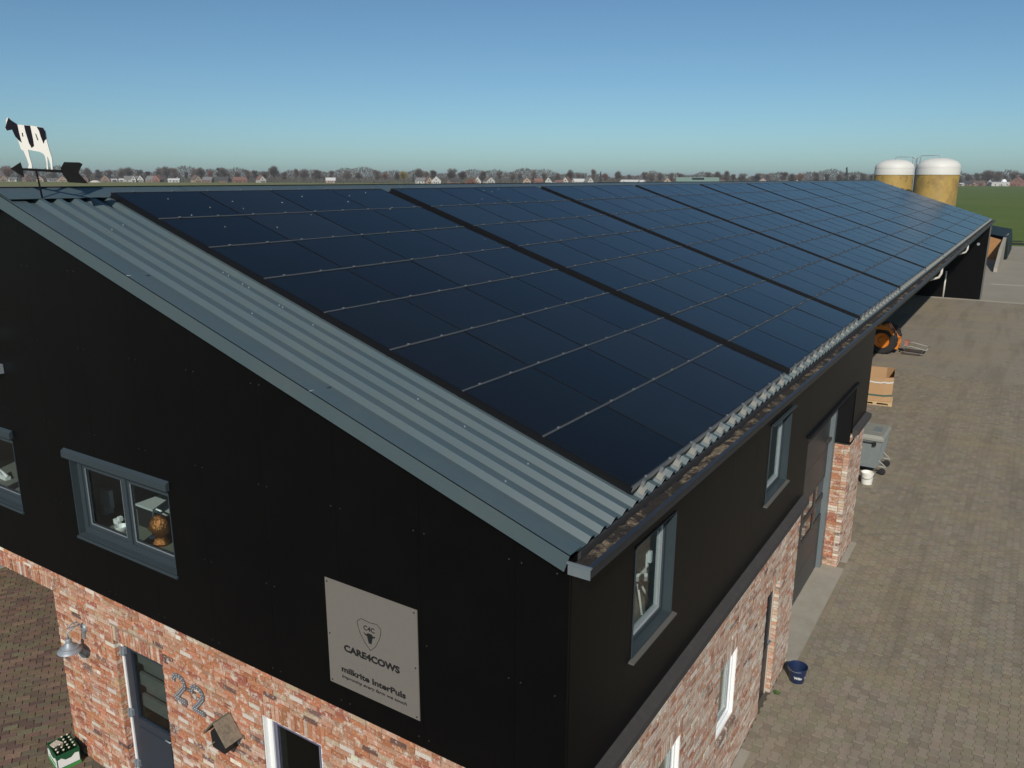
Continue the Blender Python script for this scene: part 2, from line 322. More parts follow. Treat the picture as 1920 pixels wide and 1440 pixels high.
PAVC = [(.25, .217, .168), (.24, .208, .162), (.262, .227, .176), (.224, .193, .149), (.248, .211, .155)]
def stone_geo(mb, pts, cx, cy, z, col, flip=1, tilt=(0, 0)):
    k = len(pts)
    top = mb.add([(cx+x*.975*flip, cy+y*.97, z+tilt[0]*x+tilt[1]*y) for x, y in pts])
    bot = mb.add([(cx+x*flip, cy+y, z-.03) for x, y in pts])
    ring = list(range(k)) if flip > 0 else list(range(k))[::-1]
    mb.face([top+i for i in ring], 0, col)
    for i in range(k):
        a, c = ring[i], ring[(i+1) % k]
        mb.face((top+a, bot+a, bot+c, top+c), 0, col)
PITX, PITY = 0.142, 0.2        # bone-shaped stones: wide ends sit in the waists of the next column
stones = []
j = 0; x = YX0
while x < YX1:
    y = YY0 + (PITY/2 if j % 2 else 0)
    while y < YY1:
        keep = not (x < .0 and y < WALL_END)
        if keep:
            u, v, dz = project((x, y, 0))
            if -30 < u < 2000 and v < 1520: stones.append((x, y, dz, 0 <= u < 1915 and 0 <= v < 1435))
        y += PITY
    x += PITX; j += 1
WE, WW, HH = .082, .058, .0975
TO = [(WE, -HH), (WE, -.056), (WW, -.044), (WW, .044), (WE, .056), (WE, HH), (-WE, HH), (-WE, .056), (-WW, .044), (-WW, -.044), (-WE, -.056), (-WE, -HH)]
near = sorted([s for s in stones if s[3]], key=lambda s: s[2])[:300]
nearset = {(s[0], s[1]) for s in near}
pav_var = []
for k in range(12):
    mb = MB(); stone_geo(mb, TO, 0, 0, 0, vary(PAVC[k % 5], .12), tilt=(random.uniform(-.012, .012), random.uniform(-.012, .012))); pav_var.append(mb.mesh('paver', M_PAVER))
mb = MB()
for (x, y, dz, inn) in stones:
    if (x, y) in nearset:
        link('paver', random.choice(pav_var), yard, (x, y, random.uniform(-.0025, .0015)))
    else:
        stone_geo(mb, TO, x, y, random.uniform(-.003, .002), vary(random.choice(PAVC), .12), tilt=(random.uniform(-.015, .015), random.uniform(-.015, .015)))
tag(mb.build('paver_field', M_PAVER, yard), kind='stuff')
# strip of concrete along the wall foot and the door apron
mb = MB(); mb.box(-0.5, 0.0, 8.2, 12.6, -0.03, 0.012); mb.box(0.001, 0.15, 8.25, 12.55, -0.03, 0.011); mb.box(0.002, 0.15, 4.2, 5.6, -0.03, 0.004); mb.box(0.002, .14, 12.9, 14.1, -.03, .005)
tag(mb.build('door_apron', M_CONC), kind='structure')

# --- yard of clinker bricks on the left
lyard = tag(MB().box(-40, -4.6, -30, 40, ZL-.3, ZL-.013).build('clinker_paving', M_JOINT), kind='structure')
CLC = [(.185, .11, .085), (.155, .10, .082), (.185, .145, .09), (.15, .12, .08), (.125, .082, .07), (.20, .13, .095), (.17, .14, .095)]
cl = []
ang = math.radians(58); ca, sa = math.cos(ang), math.sin(ang)
for jj in range(-110, 110):
    for ii in range(-60, 60):
        a = (ii+(.5 if jj % 2 else 0))*.208; bb = jj*.104
        x = -10+a*ca-bb*sa; y = 0+a*sa+bb*ca
        u, v, dz = project((x, y, ZL))
        if dz > 0 and -60 < u < 420 and 1020 < v < 1520 and not (x > -8.2 and y > -.06) and x > -16.4:
            cl.append((x, y, dz, 0 <= u < 200 and v < 1435))
def clink(mb, cx, cy, z, col, rz, T=None):
    c_, s_ = math.cos(rz), math.sin(rz); L, H = .1015, .0495
    for k, (sh, zz) in enumerate(((1, -.03), (.975, 0))):
        nn_ = mb.add([(cx+(x*L*c_-y_*H*s_)*1, cy+(x*L*s_+y_*H*c_), z+zz) for x, y_ in ((-sh, -sh), (sh, -sh), (sh, sh), (-sh, sh))])
        if k == 0: n0 = nn_
    mb.face((nn_, nn_+1, nn_+2, nn_+3), 0, col)
    for i in range(4): jn = (i+1) % 4; mb.face((n0+i, n0+jn, nn_+jn, nn_+i), 0, col)
near = {(s[0], s[1]) for s in sorted([s for s in cl if s[3]], key=lambda s: s[2])[:300]}
cvar = []
for k in range(14):
    mb = MB(); clink(mb, 0, 0, 0, vary(CLC[k % 7], .15), ang); cvar.append(mb.mesh('clinker_brick', M_CLINK))
mb = MB()
for (x, y, dz, inn) in cl:
    z = ZL+random.uniform(-.005, .003)
    if (x, y) in near: link('clinker_brick', random.choice(cvar), lyard, (x, y, z), (random.uniform(-.03, .03), random.uniform(-.03, .03), random.uniform(-.03, .03)))
    else: clink(mb, x, y, z, vary(random.choice(CLC), .15), ang+random.uniform(-.04, .04))
tag(mb.build('clinker_field', M_CLINK, lyard), kind='stuff')
sheet('concrete_path', [(-20, 1.2), (-14.75, 1.6), (-14.9, 9), (-20, 9)], ZL+.012, M_CONC)

# ================================================================== BARN
barn = thing('barn', (0, 0, 0), 'long barn with black cladding, reclaimed brick foot and grey corrugated roof', 'barn')

# ---- brick walls
BRC = [((.44, .18, .095), 6), ((.40, .155, .08), 5), ((.46, .235, .15), 4), ((.31, .105, .068), 4), ((.45, .28, .17), 2.2), ((.64, .57, .48), 2.6), ((.13, .07, .06), .8), ((.50, .34, .25), 1.5), ((.38, .20, .12), 2)]
def brick_col(pale=False):
    c = vary(random.choices([c for c, _ in BRC], [q for _, q in BRC])[0], .16)
    t = random.choice((.0, .0, .1, .25)); c = tuple(a*(1-t)+b_*t for a, b_ in zip(c, (.60, .45, .36)))
    if pale: t = random.choice((.1, .25, .4, .7)); c = tuple(a*(1-t)+b_*t for a, b_ in zip(c, (.62, .54, .45)))   # side wall paler: some whitewash, plus brightness painted into its bricks
    return c
BH, PH = .052, .062
def brick_geo(mb, T, a0, a1, z0, z1, out, depth, col):
    jt = lambda: random.uniform(-.0025, .0025)
    P = [(a0+jt(), out+jt(), z0+jt()), (a1+jt(), out+jt(), z0+jt()), (a1+jt(), out+jt(), z1+jt()), (a0+jt(), out+jt(), z1+jt()),
         (a0, out-depth, z0), (a1, out-depth, z0), (a1, out-depth, z1), (a0, out-depth, z1)]
    P = [T(*q) for q in P]; n = mb.add(P)
    for q in ((0, 1, 2, 3), (1, 5, 6, 2), (0, 3, 7, 4), (3, 2, 6, 7), (0, 4, 5, 1)): mb.face([n+k for k in q], 0, col)
brick_cells = []          # (T, a0, a1, z0, z1, out, depth)
def lay_wall(T, a0, a1, z0, z1, holes, depth=.11, out=0.0, soldiers=()):
    """holes: (a0,a1,z0,z1); soldiers: (a0,a1,z0,z1) bands of upright bricks"""
    nc = int(round((z1-z0)/PH)); ph = (z1-z0)/nc
    block = list(holes)+list(soldiers)
    for r in range(nc):
        zc = z0+r*ph; zm = zc+ph/2
        cut = sorted([(h[0], h[1]) for h in block if h[2] < zm < h[3]])
        segs = []; cur = a0
        for c0, c1 in cut:
            if c0 > cur: segs.append((cur, min(c0, a1)))
            cur = max(cur, c1)
        if cur < a1: segs.append((cur, a1))
        for s0, s1 in segs:
            x = s0; first = True
            while x < s1-.02:
                L = .21
                if first and random.random() < .75: L = random.choice((.10, .155, .21))
                elif random.random() < .17: L = .105
                if s1-x-L < .06: L = s1-x
                first = False
                brick_cells.append((T, x+.005, x+L-.005, zc+.005, zc+ph-.005, out+random.uniform(-.004, .003), depth))
                x += L
    for (s0, s1, b0, b1) in soldiers:
        k = int(round((s1-s0)/.062)); pw = (s1-s0)/k
        for i in range(k): brick_cells.append((T, s0+i*pw+.005, s0+(i+1)*pw-.005, b0+.004, b1-.004, out+random.uniform(-.003, .004), depth))
def core(name, T, a0, a1, z0, z1, holes, o0, o1, mt):
    mb = MB()
    for c in rect_minus(a0, a1, z0, z1, [(h[0]-.013, h[1]+.013, h[2], h[3]+.008) for h in holes]): mb.box(c[0], c[1], o0, o1, c[2], c[3], T=T)
    return mb.build(name, mt, barn)
G_DOOR = (-6.69, -5.66, ZL, 2.50); G_WIN = (-3.86, -2.93, 0.75, 2.53); G_OPEN = (-14.6, -8.06, 0.0, 2.80)
lay_wall(TG, -15.5, 0.0, 0.02, ZB-.03, [G_DOOR, G_WIN, G_OPEN],
         soldiers=[(G_DOOR[0]-.06, G_DOOR[1]+.02, 2.50, 2.71), (G_WIN[0]-.02, G_WIN[1]+.06, 2.53, 2.74), (-14.7, -7.99, 2.80, 3.01)])
L_WIN1 = (4.25, 4.98, 1.02, 2.08); L_WIN2 = (2.1, 2.83, 1.02, 2.08); L_DOOR = (6.45, 7.18, 0.0, 2.13); BIG = (8.25, 12.5, 0.0, 4.2)
lay_wall(TL, 0.0, WALL_END, 0.02, ZB-.06, [L_WIN1, L_WIN2, L_DOOR, BIG],
         soldiers=[(L_WIN1[0]-.06, L_WIN1[1]+.04, 2.08, 2.29), (L_WIN2[0]-.06, L_WIN2[1]+.04, 2.08, 2.29), (L_DOOR[0]-.06, L_DOOR[1]+.04, 2.13, 2.34)])
TJ = lambda a, o, z: (a, BIG[1]-o, z)         # jamb of the big door, facing -y
lay_wall(TJ, -0.33, -0.117, 0.02, 2.93, [], out=-0.005)
TJ2 = lambda a, o, z: (a, L_DOOR[1]-o, z)
gw = core('gable_brick_wall', TG, -15.49, -0.008, 0.0, ZB-.005, [G_DOOR, G_WIN, G_OPEN], -.33, -.009, M_MORTAR)
lw = core('side_brick_wall', TL, 0.34, BIG[0]-.013, 0.0, ZB-.03, [L_WIN1, L_WIN2, L_DOOR], -.33, -.009, M_MORTAR)
lw2 = core('brick_pier', TL, BIG[1]+.013, WALL_END-.008, 0.0, ZB-.03, [], -.33, -.009, M_MORTAR)
def cell_centre(c): T = c[0]; return Vector(T((c[1]+c[2])/2, c[5], (c[3]+c[4])/2))
scored = []
for i, c in enumerate(brick_cells):
    if c[0] in (TG, TL) and abs((c[2]-c[1])-.20) < .002:
        p = cell_centre(c); u, v, dz = project(p)
        if 12 < u < 1908 and 12 < v < 1428:
            nrm = Vector((0, -1, 0)) if c[0] is TG else Vector((1, 0, 0))
            view = (CAM-p).normalized().dot(nrm)
            scored.append((view/dz**2, i))
pick = {i for _, i in sorted(scored, reverse=True)[:300]}
bv = []
for k in range(26):
    mb = MB(); brick_geo(mb, lambda a, o, z: (a, -o, z), -.1, .1, -.026, .026, 0, .11, brick_col()); bv.append(mb.mesh('brick', M_BRICK))
bvp = []
for k in range(16):
    mb = MB(); brick_geo(mb, lambda a, o, z: (a, -o, z), -.1, .1, -.026, .026, 0, .11, brick_col(True)); bvp.append(mb.mesh('brick', M_BRICK))
mbg, mbl, mbp = MB(), MB(), MB()
for i, c in enumerate(brick_cells):
    T, a0, a1, z0, z1, out, dep = c
    if i in pick:
        p = cell_centre(c)
        link('brick', random.choice(bv if T is TG else bvp), gw if T is TG else (lw if p.y < 10 else lw2), p, (0, 0, 0 if T is TG else PI/2))
    else:
        brick_geo(mbg if T is TG else (mbl if T is TL and a1 < 10 else mbp), T, a0, a1, z0, z1, out, dep, brick_col(T is TL))
tag(mbg.build('brickwork', M_BRICK, gw), kind='stuff'); tag(mbl.build('brickwork', M_BRICK, lw), kind='stuff'); tag(mbp.build('brickwork', M_BRICK, lw2), kind='stuff')

# ---- black cladding: one panel per metre
WG = [(-7.10, -5.10, 3.90, 4.94), (-10.46, -8.46, 3.90, 4.94)]
W1, W2 = (1.24, 2.24, 3.93, 5.09), (5.73, 6.87, 3.91, 5.08)
mbs = MB()
gable_clad = MB(); gable_clad.box(-15.5, -0.05, .06, .07, ZB, ZB+.02)
gc = gable_clad.build('gable_cladding', M_CLAD, barn)
def clad_gable(x0, x1):
    mb = MB()
    for c in rect_minus(x0, x1, ZB, 5.0, [(h[0], h[1], h[2], h[3]) for h in WG]):
        if c[3] == 5.0: continue
        mb.box(c[0], c[1], 0.0, .10, c[2], c[3])
    zt = lambda x: 5.0 if False else (ZS(x) if x > RIDGE_X else ZS(2*RIDGE_X-x))-.05
    # the upper piece follows the roof
    cuts = sorted({x0, x1, *[q for h in WG for q in h[:2] if x0 < q < x1], *([RIDGE_X] if x0 < RIDGE_X < x1 else [])})
    for a, b_ in zip(cuts, cuts[1:]):
        xm = (a+b_)/2; zb_ = ZB
        for h in WG:
            if h[0] < xm < h[1]: zb_ = h[3]
        mb.prism([(a, zb_), (b_, zb_), (b_, zt(b_)), (a, zt(a))], 0.0, .10, 'y')
    # clean lower strips under windows
    return mb
x = -15.5
while x < -0.06:
    x1 = min(x+1.0, -0.05)
    a, b_ = x+.0012, x1-.0012
    mb = MB()
    cuts = sorted({a, b_, *[q for h in WG for q in h[:2] if a < q < b_], *([RIDGE_X] if a < RIDGE_X < b_ else [])})
    zt = lambda xx: (ZS(xx) if xx > RIDGE_X else ZS(2*RIDGE_X-xx))-.05
    for p0, p1 in zip(cuts, cuts[1:]):
        xm = (p0+p1)/2; h = [h for h in WG if h[0] < xm < h[1]]
        if h:
            mb.prism([(p0, ZB), (p1, ZB), (p1, h[0][2]), (p0, h[0][2])], -.03, .07, 'y')
            mb.prism([(p0, h[0][3]), (p1, h[0][3]), (p1, zt(p1)), (p0, zt(p0))], -.03, .07, 'y')
        else: mb.prism([(p0, ZB), (p1, ZB), (p1, zt(p1)), (p0, zt(p0))], -.03, .07, 'y')
    mb.build('cladding_panel', M_CLAD, gc)
    # pairs of screws
    for zz in (3.25, 4.25, 5.35, 6.4, 7.3):
        if zz < zt((a+b_)/2)-.15 and not any(h[0]-.1 < x1 < h[1]+.1 and h[2]-.1 < zz < h[3]+.1 for h in WG):
            for dx in (-.06, .06):
                if x1+dx < -.06: mbs.lathe([(0, .005), (.006, .004), (.006, 0)], 6, T=lambda q, r, s, X=x1+dx, Z=zz: (X+q, -.031-s, Z+r))
    x = x1
tag(mbs.build('screw_heads', M_SCREW, gc), kind='stuff')
mbc = MB(); mbc.box(-.10, .0, -.034, .06, ZB-.02, ZS(0)-.08); mbc.box(-.10, .003, .001, .10, ZB-.02, ZS(0)-.08)
mbc.build('corner_trim', M_CLAD, barn)
side_base = MB(); side_base.box(-.12, -.102, .12, WALL_END, 5.2, 5.4); sc_ = side_base.build('side_cladding', M_CLAD, barn)
ZT = 5.42
y = .105
while y < WALL_END-.01:
    y1 = min(y+1.0, WALL_END)
    mb = MB()
    for c in rect_minus(y+.0012, y1-.0012, ZB-.01, ZT, [W1, W2, (BIG[0], BIG[1], 0, 4.2)]): mb.box(-.10, 0.0, c[0], c[1], c[2], c[3])
    if y1 > BIG[1]+.1:
        pass
    if mb.v: mb.build('cladding_panel', M_CLAD, sc_)
    y = y1
mb = MB(); mb.box(-.40, -.02, BIG[1]-.06, BIG[1]+.001, 2.93, 4.2); mb.box(-.4, -.02, BIG[0], BIG[1]-.06, 4.2, 4.28)
mb.box(-.02, .045, BIG[0]-.05, BIG[1]+.02, 4.2, 4.245)
mb.box(-.4, .012, BIG[1]-.06, BIG[1]+.3, 2.90, 2.94)
mb.build('opening_trim', M_TRIMB, barn)
# end return of the wall and solid inner faces
mb = MB(); mb.box(-4.3, -.1, WALL_END-.12, WALL_END, 0, ZT); mb.box(-.1, -.003, WALL_END-.1, WALL_END-.002, ZB, ZT)
mb.build('end_wall', M_SHEDIN, barn)
# ledge between brick and cladding
def ledge(y0, y1):
    mb = MB(); pts = [(-.02, ZB+.075), (.12, ZB+.035), (.12, ZB-.055), (-.02, ZB-.055)]
    mb.prism(pts[::-1], y0, y1, 'y', T=lambda a, h, z: (a, h, z)); return mb.build('ledge', M_LEDGE, barn)
ledge(.0, BIG[0]-.06); ledge(BIG[1]+.08, WALL_END+.02)

# ---- roof
mb = MB()
p = [on_roof(S_EAVE, 0, -.16), on_roof(S_RIDGE, 0, -.16)]
for sgn in (1, -1):
    xs = [(q.x if sgn > 0 else 2*RIDGE_X-q.x, q.z) for q in p]
    mb.prism([xs[0], xs[1], (xs[1][0], xs[1][1]-.12), (xs[0][0], xs[0][1]-.12)], .09, FAR_Y, 'y')
roof = mb.build('roof', M_ROOFD, barn)
RP = .215
def sheet_mesh(nrib):
    prof = [(0, 0), (.030, 0), (.070, .052), (.122, .052), (.165, 0), (RP, 0)]
    mb = MB(); pts = []
    for r in range(nrib):
        for a, h in prof[:-1]: pts.append((r*RP+a, h))
    pts.append((nrib*RP, 0))
    rows = [mb.add([tuple(on_roof(s, y, -.128+h)) for y, h in pts]) for s in (S_EAVE, S_RIDGE)]
    low = mb.add([tuple(on_roof(S_EAVE, y, -.134+h)) for y, h in pts])
    for i in range(len(pts)-1):
        mb.face((rows[0]+i, rows[1]+i, rows[1]+i+1, rows[0]+i+1)[::-1]); mb.face((low+i, rows[0]+i, rows[0]+i+1, low+i+1)[::-1])
    return mb.mesh('roof_sheet', M_ROOF)
me5 = sheet_mesh(5)
y = .138
k = 0
while y+5*RP < FAR_Y:
    link('roof_sheet', me5, roof, (0, y, 0))
    o = link('roof_sheet', me5, roof, (2*RIDGE_X, y+5*RP, 0), (0, 0, PI))
    y += 5*RP; k += 1
Y_SHEET_END = y
# flat verge pan and folded verge trim at the gable
mb = MB()
def strip(y0, y1, o0, o1, s0=S_EAVE, s1=S_RIDGE, th=.01, mir=True):
    for sg in ((1, -1) if mir else (1,)):
        P = [on_roof(s0, y0, o0), on_roof(s0, y1, o1), on_roof(s1, y1, o1), on_roof(s1, y0, o0)]
        P2 = [q-N_UP*th for q in P]
        n = mb.add([(q.x if sg > 0 else 2*RIDGE_X-q.x, q.y, q.z) for q in P+P2])
        for q in ((0, 1, 2, 3), (7, 6, 5, 4), (0, 4, 5, 1), (1, 5, 6, 2), (2, 6, 7, 3), (3, 7, 4, 0)): mb.face([n+k for k in q])
strip(.02, .145, -.122, -.128)
mb.build('verge_pan', M_ROOF, roof)
mb = MB(); strip(-.13, .06, -.098, -.100); strip(-.13, -.122, -.098, -.098, th=.16)
mb.build('verge_trim', M_ROOF, roof)
mb = MB()
for s in (2.75, 5.5):
    P = [on_roof(s, -.134, -.097), on_roof(s, .14, -.12)]
    mb.tube(P, .004, 5)
mb.build('verge_seam', M_GALV, roof)
# ridge cap (smooth folded sheet sitting on the rib crowns)
mb = MB(); CW = .42
for sg in (1, -1):
    a0 = on_roof(S_RIDGE-CW, 0, -.066); a1 = on_roof(S_RIDGE, 0, -.066)
    xs = [(q.x if sg > 0 else 2*RIDGE_X-q.x, q.z) for q in (a0, a1)]
    y0 = -.13
    while y0 < FAR_Y:
        y1 = min(y0+2.5, FAR_Y)
        P = [(xs[0][0], y0, xs[0][1]), (xs[1][0], y0, xs[1][1]), (xs[1][0], y1+.02, xs[1][1]), (xs[0][0], y1+.02, xs[0][1])]
        n = mb.add(P+[(a, b_, c-.006) for a, b_, c in P]); fl = (0, 1, 2, 3) if sg < 0 else (3, 2, 1, 0)
        mb.face([n+k for k in fl]); mb.face([n+4+k for k in fl[::-1]]); mb.face((n, n+3, n+7, n+4)); mb.face((n, n+4, n+5, n+1))
        y0 = y1
mb.build('ridge_cap', M_ROOF, roof)
mb = MB()
for i in range(14):
    s = random.uniform(.4, 7.2); yy = .138+RP*random.choice((0, 1, 2, 3))+.11
    q = on_roof(s, yy, -.087); mb.lathe([(0, .022), (.009, .02), (.009, 0)], 6, c=q)
tag(mb.build('roof_screws', M_GALV, roof), kind='stuff')

# ---- gutter
GX0, GX1, GZ0, GZ1 = .065, .245, 5.462, 5.555
mb = MB()
mb.box(GX0, GX1, -.17, FAR_Y, GZ0, GZ0+.01); mb.box(GX1-.012, GX1, -.17, FAR_Y, GZ0+.01, GZ1-.02); mb.box(GX1-.03, GX1+.012, -.172, FAR_Y, GZ1-.02, GZ1)
mb.box(GX0, GX0+.01, -.17, FAR_Y, GZ0+.01, GZ1-.045)
gut = mb.build('gutter', M_GUT, barn)
mb = MB(); mb.box(GX0-.005, GX1+.004, -.180, -.172, GZ0-.005, GZ1-.012); mb.box(GX0-.012, GX1+.014, -.186, -.165, GZ1-.010, GZ1+.006)
mb.build('gutter_end', M_GUTEND, gut)
mb = MB(); ny = 1100
rows = []
for i in range(ny+1):
    yy = -.16+(FAR_Y+.1)*i/ny
    rows.append(mb.add([(GX0+.012+(GX1-GX0-.026)*t, yy, GZ0+.045+.012*math.sin(yy*2.1+t*3)*math.sin(yy*.7)+random.uniform(-.012, .014)) for t in (0, .2, .4, .6, .8, 1)]))
for i in range(ny):
    for t in range(5): mb.face((rows[i]+t, rows[i]+t+1, rows[i+1]+t+1, rows[i+1]+t))
tag(mb.build('gutter_debris', M_DEBRIS, gut), 'dark moss and leaf litter lying in the gutter', kind='stuff')
mb = MB(); mb.box(-.12, .06, .10, WALL_END, ZT-.03, ZT+.05); mb.box(-.14, .05, WALL_END, FAR_Y-.1, 5.18, 5.44)
mb.build('eave_beam', M_TRIMB, barn)
# ---- inner structure of the open shed beyond the brick part
mb = MB(); mb.box(-4.5, -4.3, WALL_END, FAR_Y, 0, 6.6)
for yy in range(16, 60, 4): mb.box(-4.31, -4.27, yy, yy+.12, 0, 6.3)
shedw = mb.build('shed_back_wall', M_SHEDIN, barn)
for yy in (20.2, 30.2, 46.2, 54.2):
    mb = MB(); mb.box(-4.30, -4.24, yy, yy+3.2, 0.05, 3.9)
    for kk in range(1, 6): mb.box(-4.24, -4.225, yy, yy+3.2, .05+kk*.64, .07+kk*.64)
    mb.build('shed_door', M_DOORG, shedw)
mb = MB(); mb.box(-15.4, .02, 61.0, FAR_Y-.06, 0.0, 5.36); mb.box(-15.4, -.4, 61.0, FAR_Y-.06, 5.36, 5.5)
ew = mb.build('far_end_wall', M_CLAD, barn)
mb = MB(); mb.box(.021, .06, 61.0, FAR_Y-.05, 0.0, 5.34); mb.build('corner_post', mat('grey_post', (.12, .115, .105), .7), ew)
mb = MB(); mb.lathe([(0, .03), (.10, .03), (.10, 0)], 12, T=lambda a, b_, c: (-.55+a, 60.99-c, 3.9+b_)); mb.build('wall_lamp_disc', M_GALV, ew)
mb = MB(); mb.box(-15.4, -14.2, .4, FAR_Y-.1, 0, ZS(-14.9+15.56)-.6) if False else mb.box(-15.5, -15.3, .34, FAR_Y-.1, 0, 5.3)
mb.build('west_wall', M_CLAD, barn)
for yy in (26.3, 38.0):
    mb = MB(); mb.tube([(.16, yy, GZ0), (.16, yy, 5.2), (.10, yy+.02, 5.06), (-.14, yy+.02, 4.96), (-.28, yy+.02, 4.95)], .042, 8); mb.build('drain_elbow', M_PIPE, gut)
mb = MB(); mb.tube([(-2.30, 60.93, 0.02), (-2.30, 60.93, 1.9)], .06, 8); mb.build('downpipe', M_PIPE, ew)

# ---- interior rooms (seen through the panes)
mb = MB(); mb.box(-15.3, -.33, .34, 8.0, 3.0, 3.08); upf = mb.build('upper_floor', M_INFLOOR, barn)
mb = MB(); mb.box(-15.3, -.12, 4.2, 4.32, 3.08, 5.4); mb.box(-3.2, -3.1, .1, 4.2, 3.08, 5.6); mb.box(-7.95, -7.80, .1, 4.2, 3.08, 6.5); mb.box(-15.3, -.9, .1, 8.0, 5.62, 5.66); mb.box(-3.1, -.12, 7.9, 8.0, 3.08, 5.4)
mb.build('inner_wall', M_PLASTER, barn)
mb = MB(); mb.box(-8.06, -7.9, .33, 12.0, 0, 3.0); mb.box(-15.3, -7.9, 11.9, 12.0, 0, 3.0); mb.box(-7.9, -.34, 3.0, 3.1, 0, 3.0); mb.box(-15.3, -.34, 12.0, 14.0, 2.99, 3.05)
mb.build('lower_wall', M_DARKIN, barn)

# ---- windows
def window(T, a0, a1, z0, z1, depth, fr, mt, sashes=1, lintel=None, sill=None, name='window', sashm=None, handle=None, rev=None, sillm=None):
    """outer reveal lining, frame, sash bars, panes; a along the wall, out = towards outside"""
    mb = MB(); o1 = -depth; o0 = -depth-.07; t = .012
    lo = .035 if rev is None else rev
    mb.box(a0, a0+t, o1, lo, z0, z1, T=T); mb.box(a1-t, a1, o1, lo, z0, z1, T=T)
    mb.box(a0+t, a1-t, o1, lo, z1-t, z1, T=T); mb.box(a0+t, a1-t, o1, lo, z0, z0+t, T=T)
    win = mb.build(name, mt, barn)
    mb = MB(); A0, A1, Z0, Z1 = a0+t, a1-t, z0+t, z1-t
    mb.box(A0, A0+fr, o0, o1, Z0, Z1, T=T); mb.box(A1-fr, A1, o0, o1, Z0, Z1, T=T)
    mb.box(A0+fr, A1-fr, o0, o1, Z0, Z0+fr, T=T); mb.box(A0+fr, A1-fr, o0, o1, Z1-fr, Z1, T=T)
    n = sashes
    iw = (A1-A0-2*fr-(n-1)*fr)/n
    for k in range(1, n): c = A0+fr+k*iw+(k-1)*fr; mb.box(c, c+fr, o0, o1+.003, Z0+fr, Z1-fr, T=T)
    mb.build('frame', mt, win)
    for k in range(n):
        c0 = A0+fr+k*(iw+fr); c1 = c0+iw; s = .045; so0, so1 = o0+.005, o1-.018
        mb = MB(); d0, d1, e0, e1 = c0, c1, Z0+fr, Z1-fr
        mb.box(d0, d0+s, so0, so1, e0, e1, T=T); mb.box(d1-s, d1, so0, so1, e0, e1, T=T); mb.box(d0+s, d1-s, so0, so1, e0, e0+s, T=T); mb.box(d0+s, d1-s, so0, so1, e1-s, e1, T=T)
        mb.build('sash', sashm or mt, win)
        mb = MB(); g0 = .006
        for (p0, p1, r0, r1) in ((d0+s, d0+s+g0, e0+s, e1-s), (d1-s-g0, d1-s, e0+s, e1-s), (d0+s, d1-s, e0+s, e0+s+g0)): mb.box(p0, p1, so1-.012, so1+.001, r0, r1, T=T)
        mb.build('glazing_bead', M_GALV, win)
        mb = MB(); mb.box(d0+s, d1-s, so0+.025, so0+.031, e0+s, e1-s, T=T); mb.build('pane', M_GLASS, win)
    if lintel:
        e, h, pr = lintel; mb = MB(); mb.prism([(.03, z1+h), (pr, z1+h*.75), (pr, z1+.002), (.03, z1+.002)], a0-e, a1+e*.3, 'x', T=lambda a, b_, c: T(a, b_, c)); mb.build('lintel', mt, win)
    if sill:
        e, h, pr = sill; mb = MB(); mb.prism([(-.02, z0), (pr, z0-h*.4), (pr, z0-h), (-.02, z0-h)], a0-e, a1+e, 'x', T=lambda a, b_, c: T(a, b_, c)); mb.build('sill', sillm or mt, win)
    if handle:
        hb, hz = handle; mb = MB(); mb.box(hb-.02, hb+.02, o0-.03, o0+.005, hz-.06, hz+.06, T=T); mb.box(hb-.015, hb+.015, o0-.05, o0-.03, hz-.12, hz+.03, T=T); mb.build('handle', M_WHITE, win)
    return win
wobj = window(TG, *WG[0], .05, .085, M_FRAME, 2, lintel=(.09, .115, .075), sill=(.02, .04, .055))
tag(wobj, 'blue-grey framed double window right of the gable centre')
wobj = window(TG, *WG[1], .05, .085, M_FRAME, 2, lintel=(.09, .115, .075), sill=(.02, .04, .055))
M_SILL = mat('sill_stone', (.10, .095, .085), .7)
M_SASHL = mat('pale_sash', (.42, .45, .45), .45)
window(TL, *W1, .09, .05, M_FRAME, 1, sill=(.05, .025, .055), sashm=M_SASHL, handle=(2.02, 4.62), rev=.01, sillm=M_SILL)
window(TL, *W2, .09, .05, M_FRAME, 1, lintel=(.05, .03, .07), sill=(.05, .025, .055), sashm=M_SASHL, rev=.01, sillm=M_SILL)
mb = MB()
for i in range(10):
    a = W2[0]+.18+i*.09; mb.box(a, a+.075, -.30+.02*(i % 2), -.285+.02*(i % 2), W2[2]+.05, W2[3]-.05, T=TL)
mb.build('curtain', mat('curtain_cloth', (.34, .32, .28), .9), barn)
window(TL, *L_WIN1, .05, .05, M_WHITE, 1, rev=-.005)
window(TL, *L_WIN2, .05, .05, M_WHITE, 1, rev=-.005)
window(TG, *G_WIN, .07, .07, M_WHITE, 1, rev=-.012, sashm=mat('shade_toned_white_frame', (.12, .11, .17), .5))  # white sash given a mauve-grey colour, its shade painted in
for w_ in (L_WIN1, L_WIN2):
    a = w_[0]-.04; mb = MB()
    while a < w_[1]: mb.box(a, a+.09, -.05, .045, w_[2]-.10, w_[2]-.012, col=(.22, .15, .12), T=TL); a += .1
    tag(mb.build('brick_sill', M_BRICK, lw), kind='stuff')

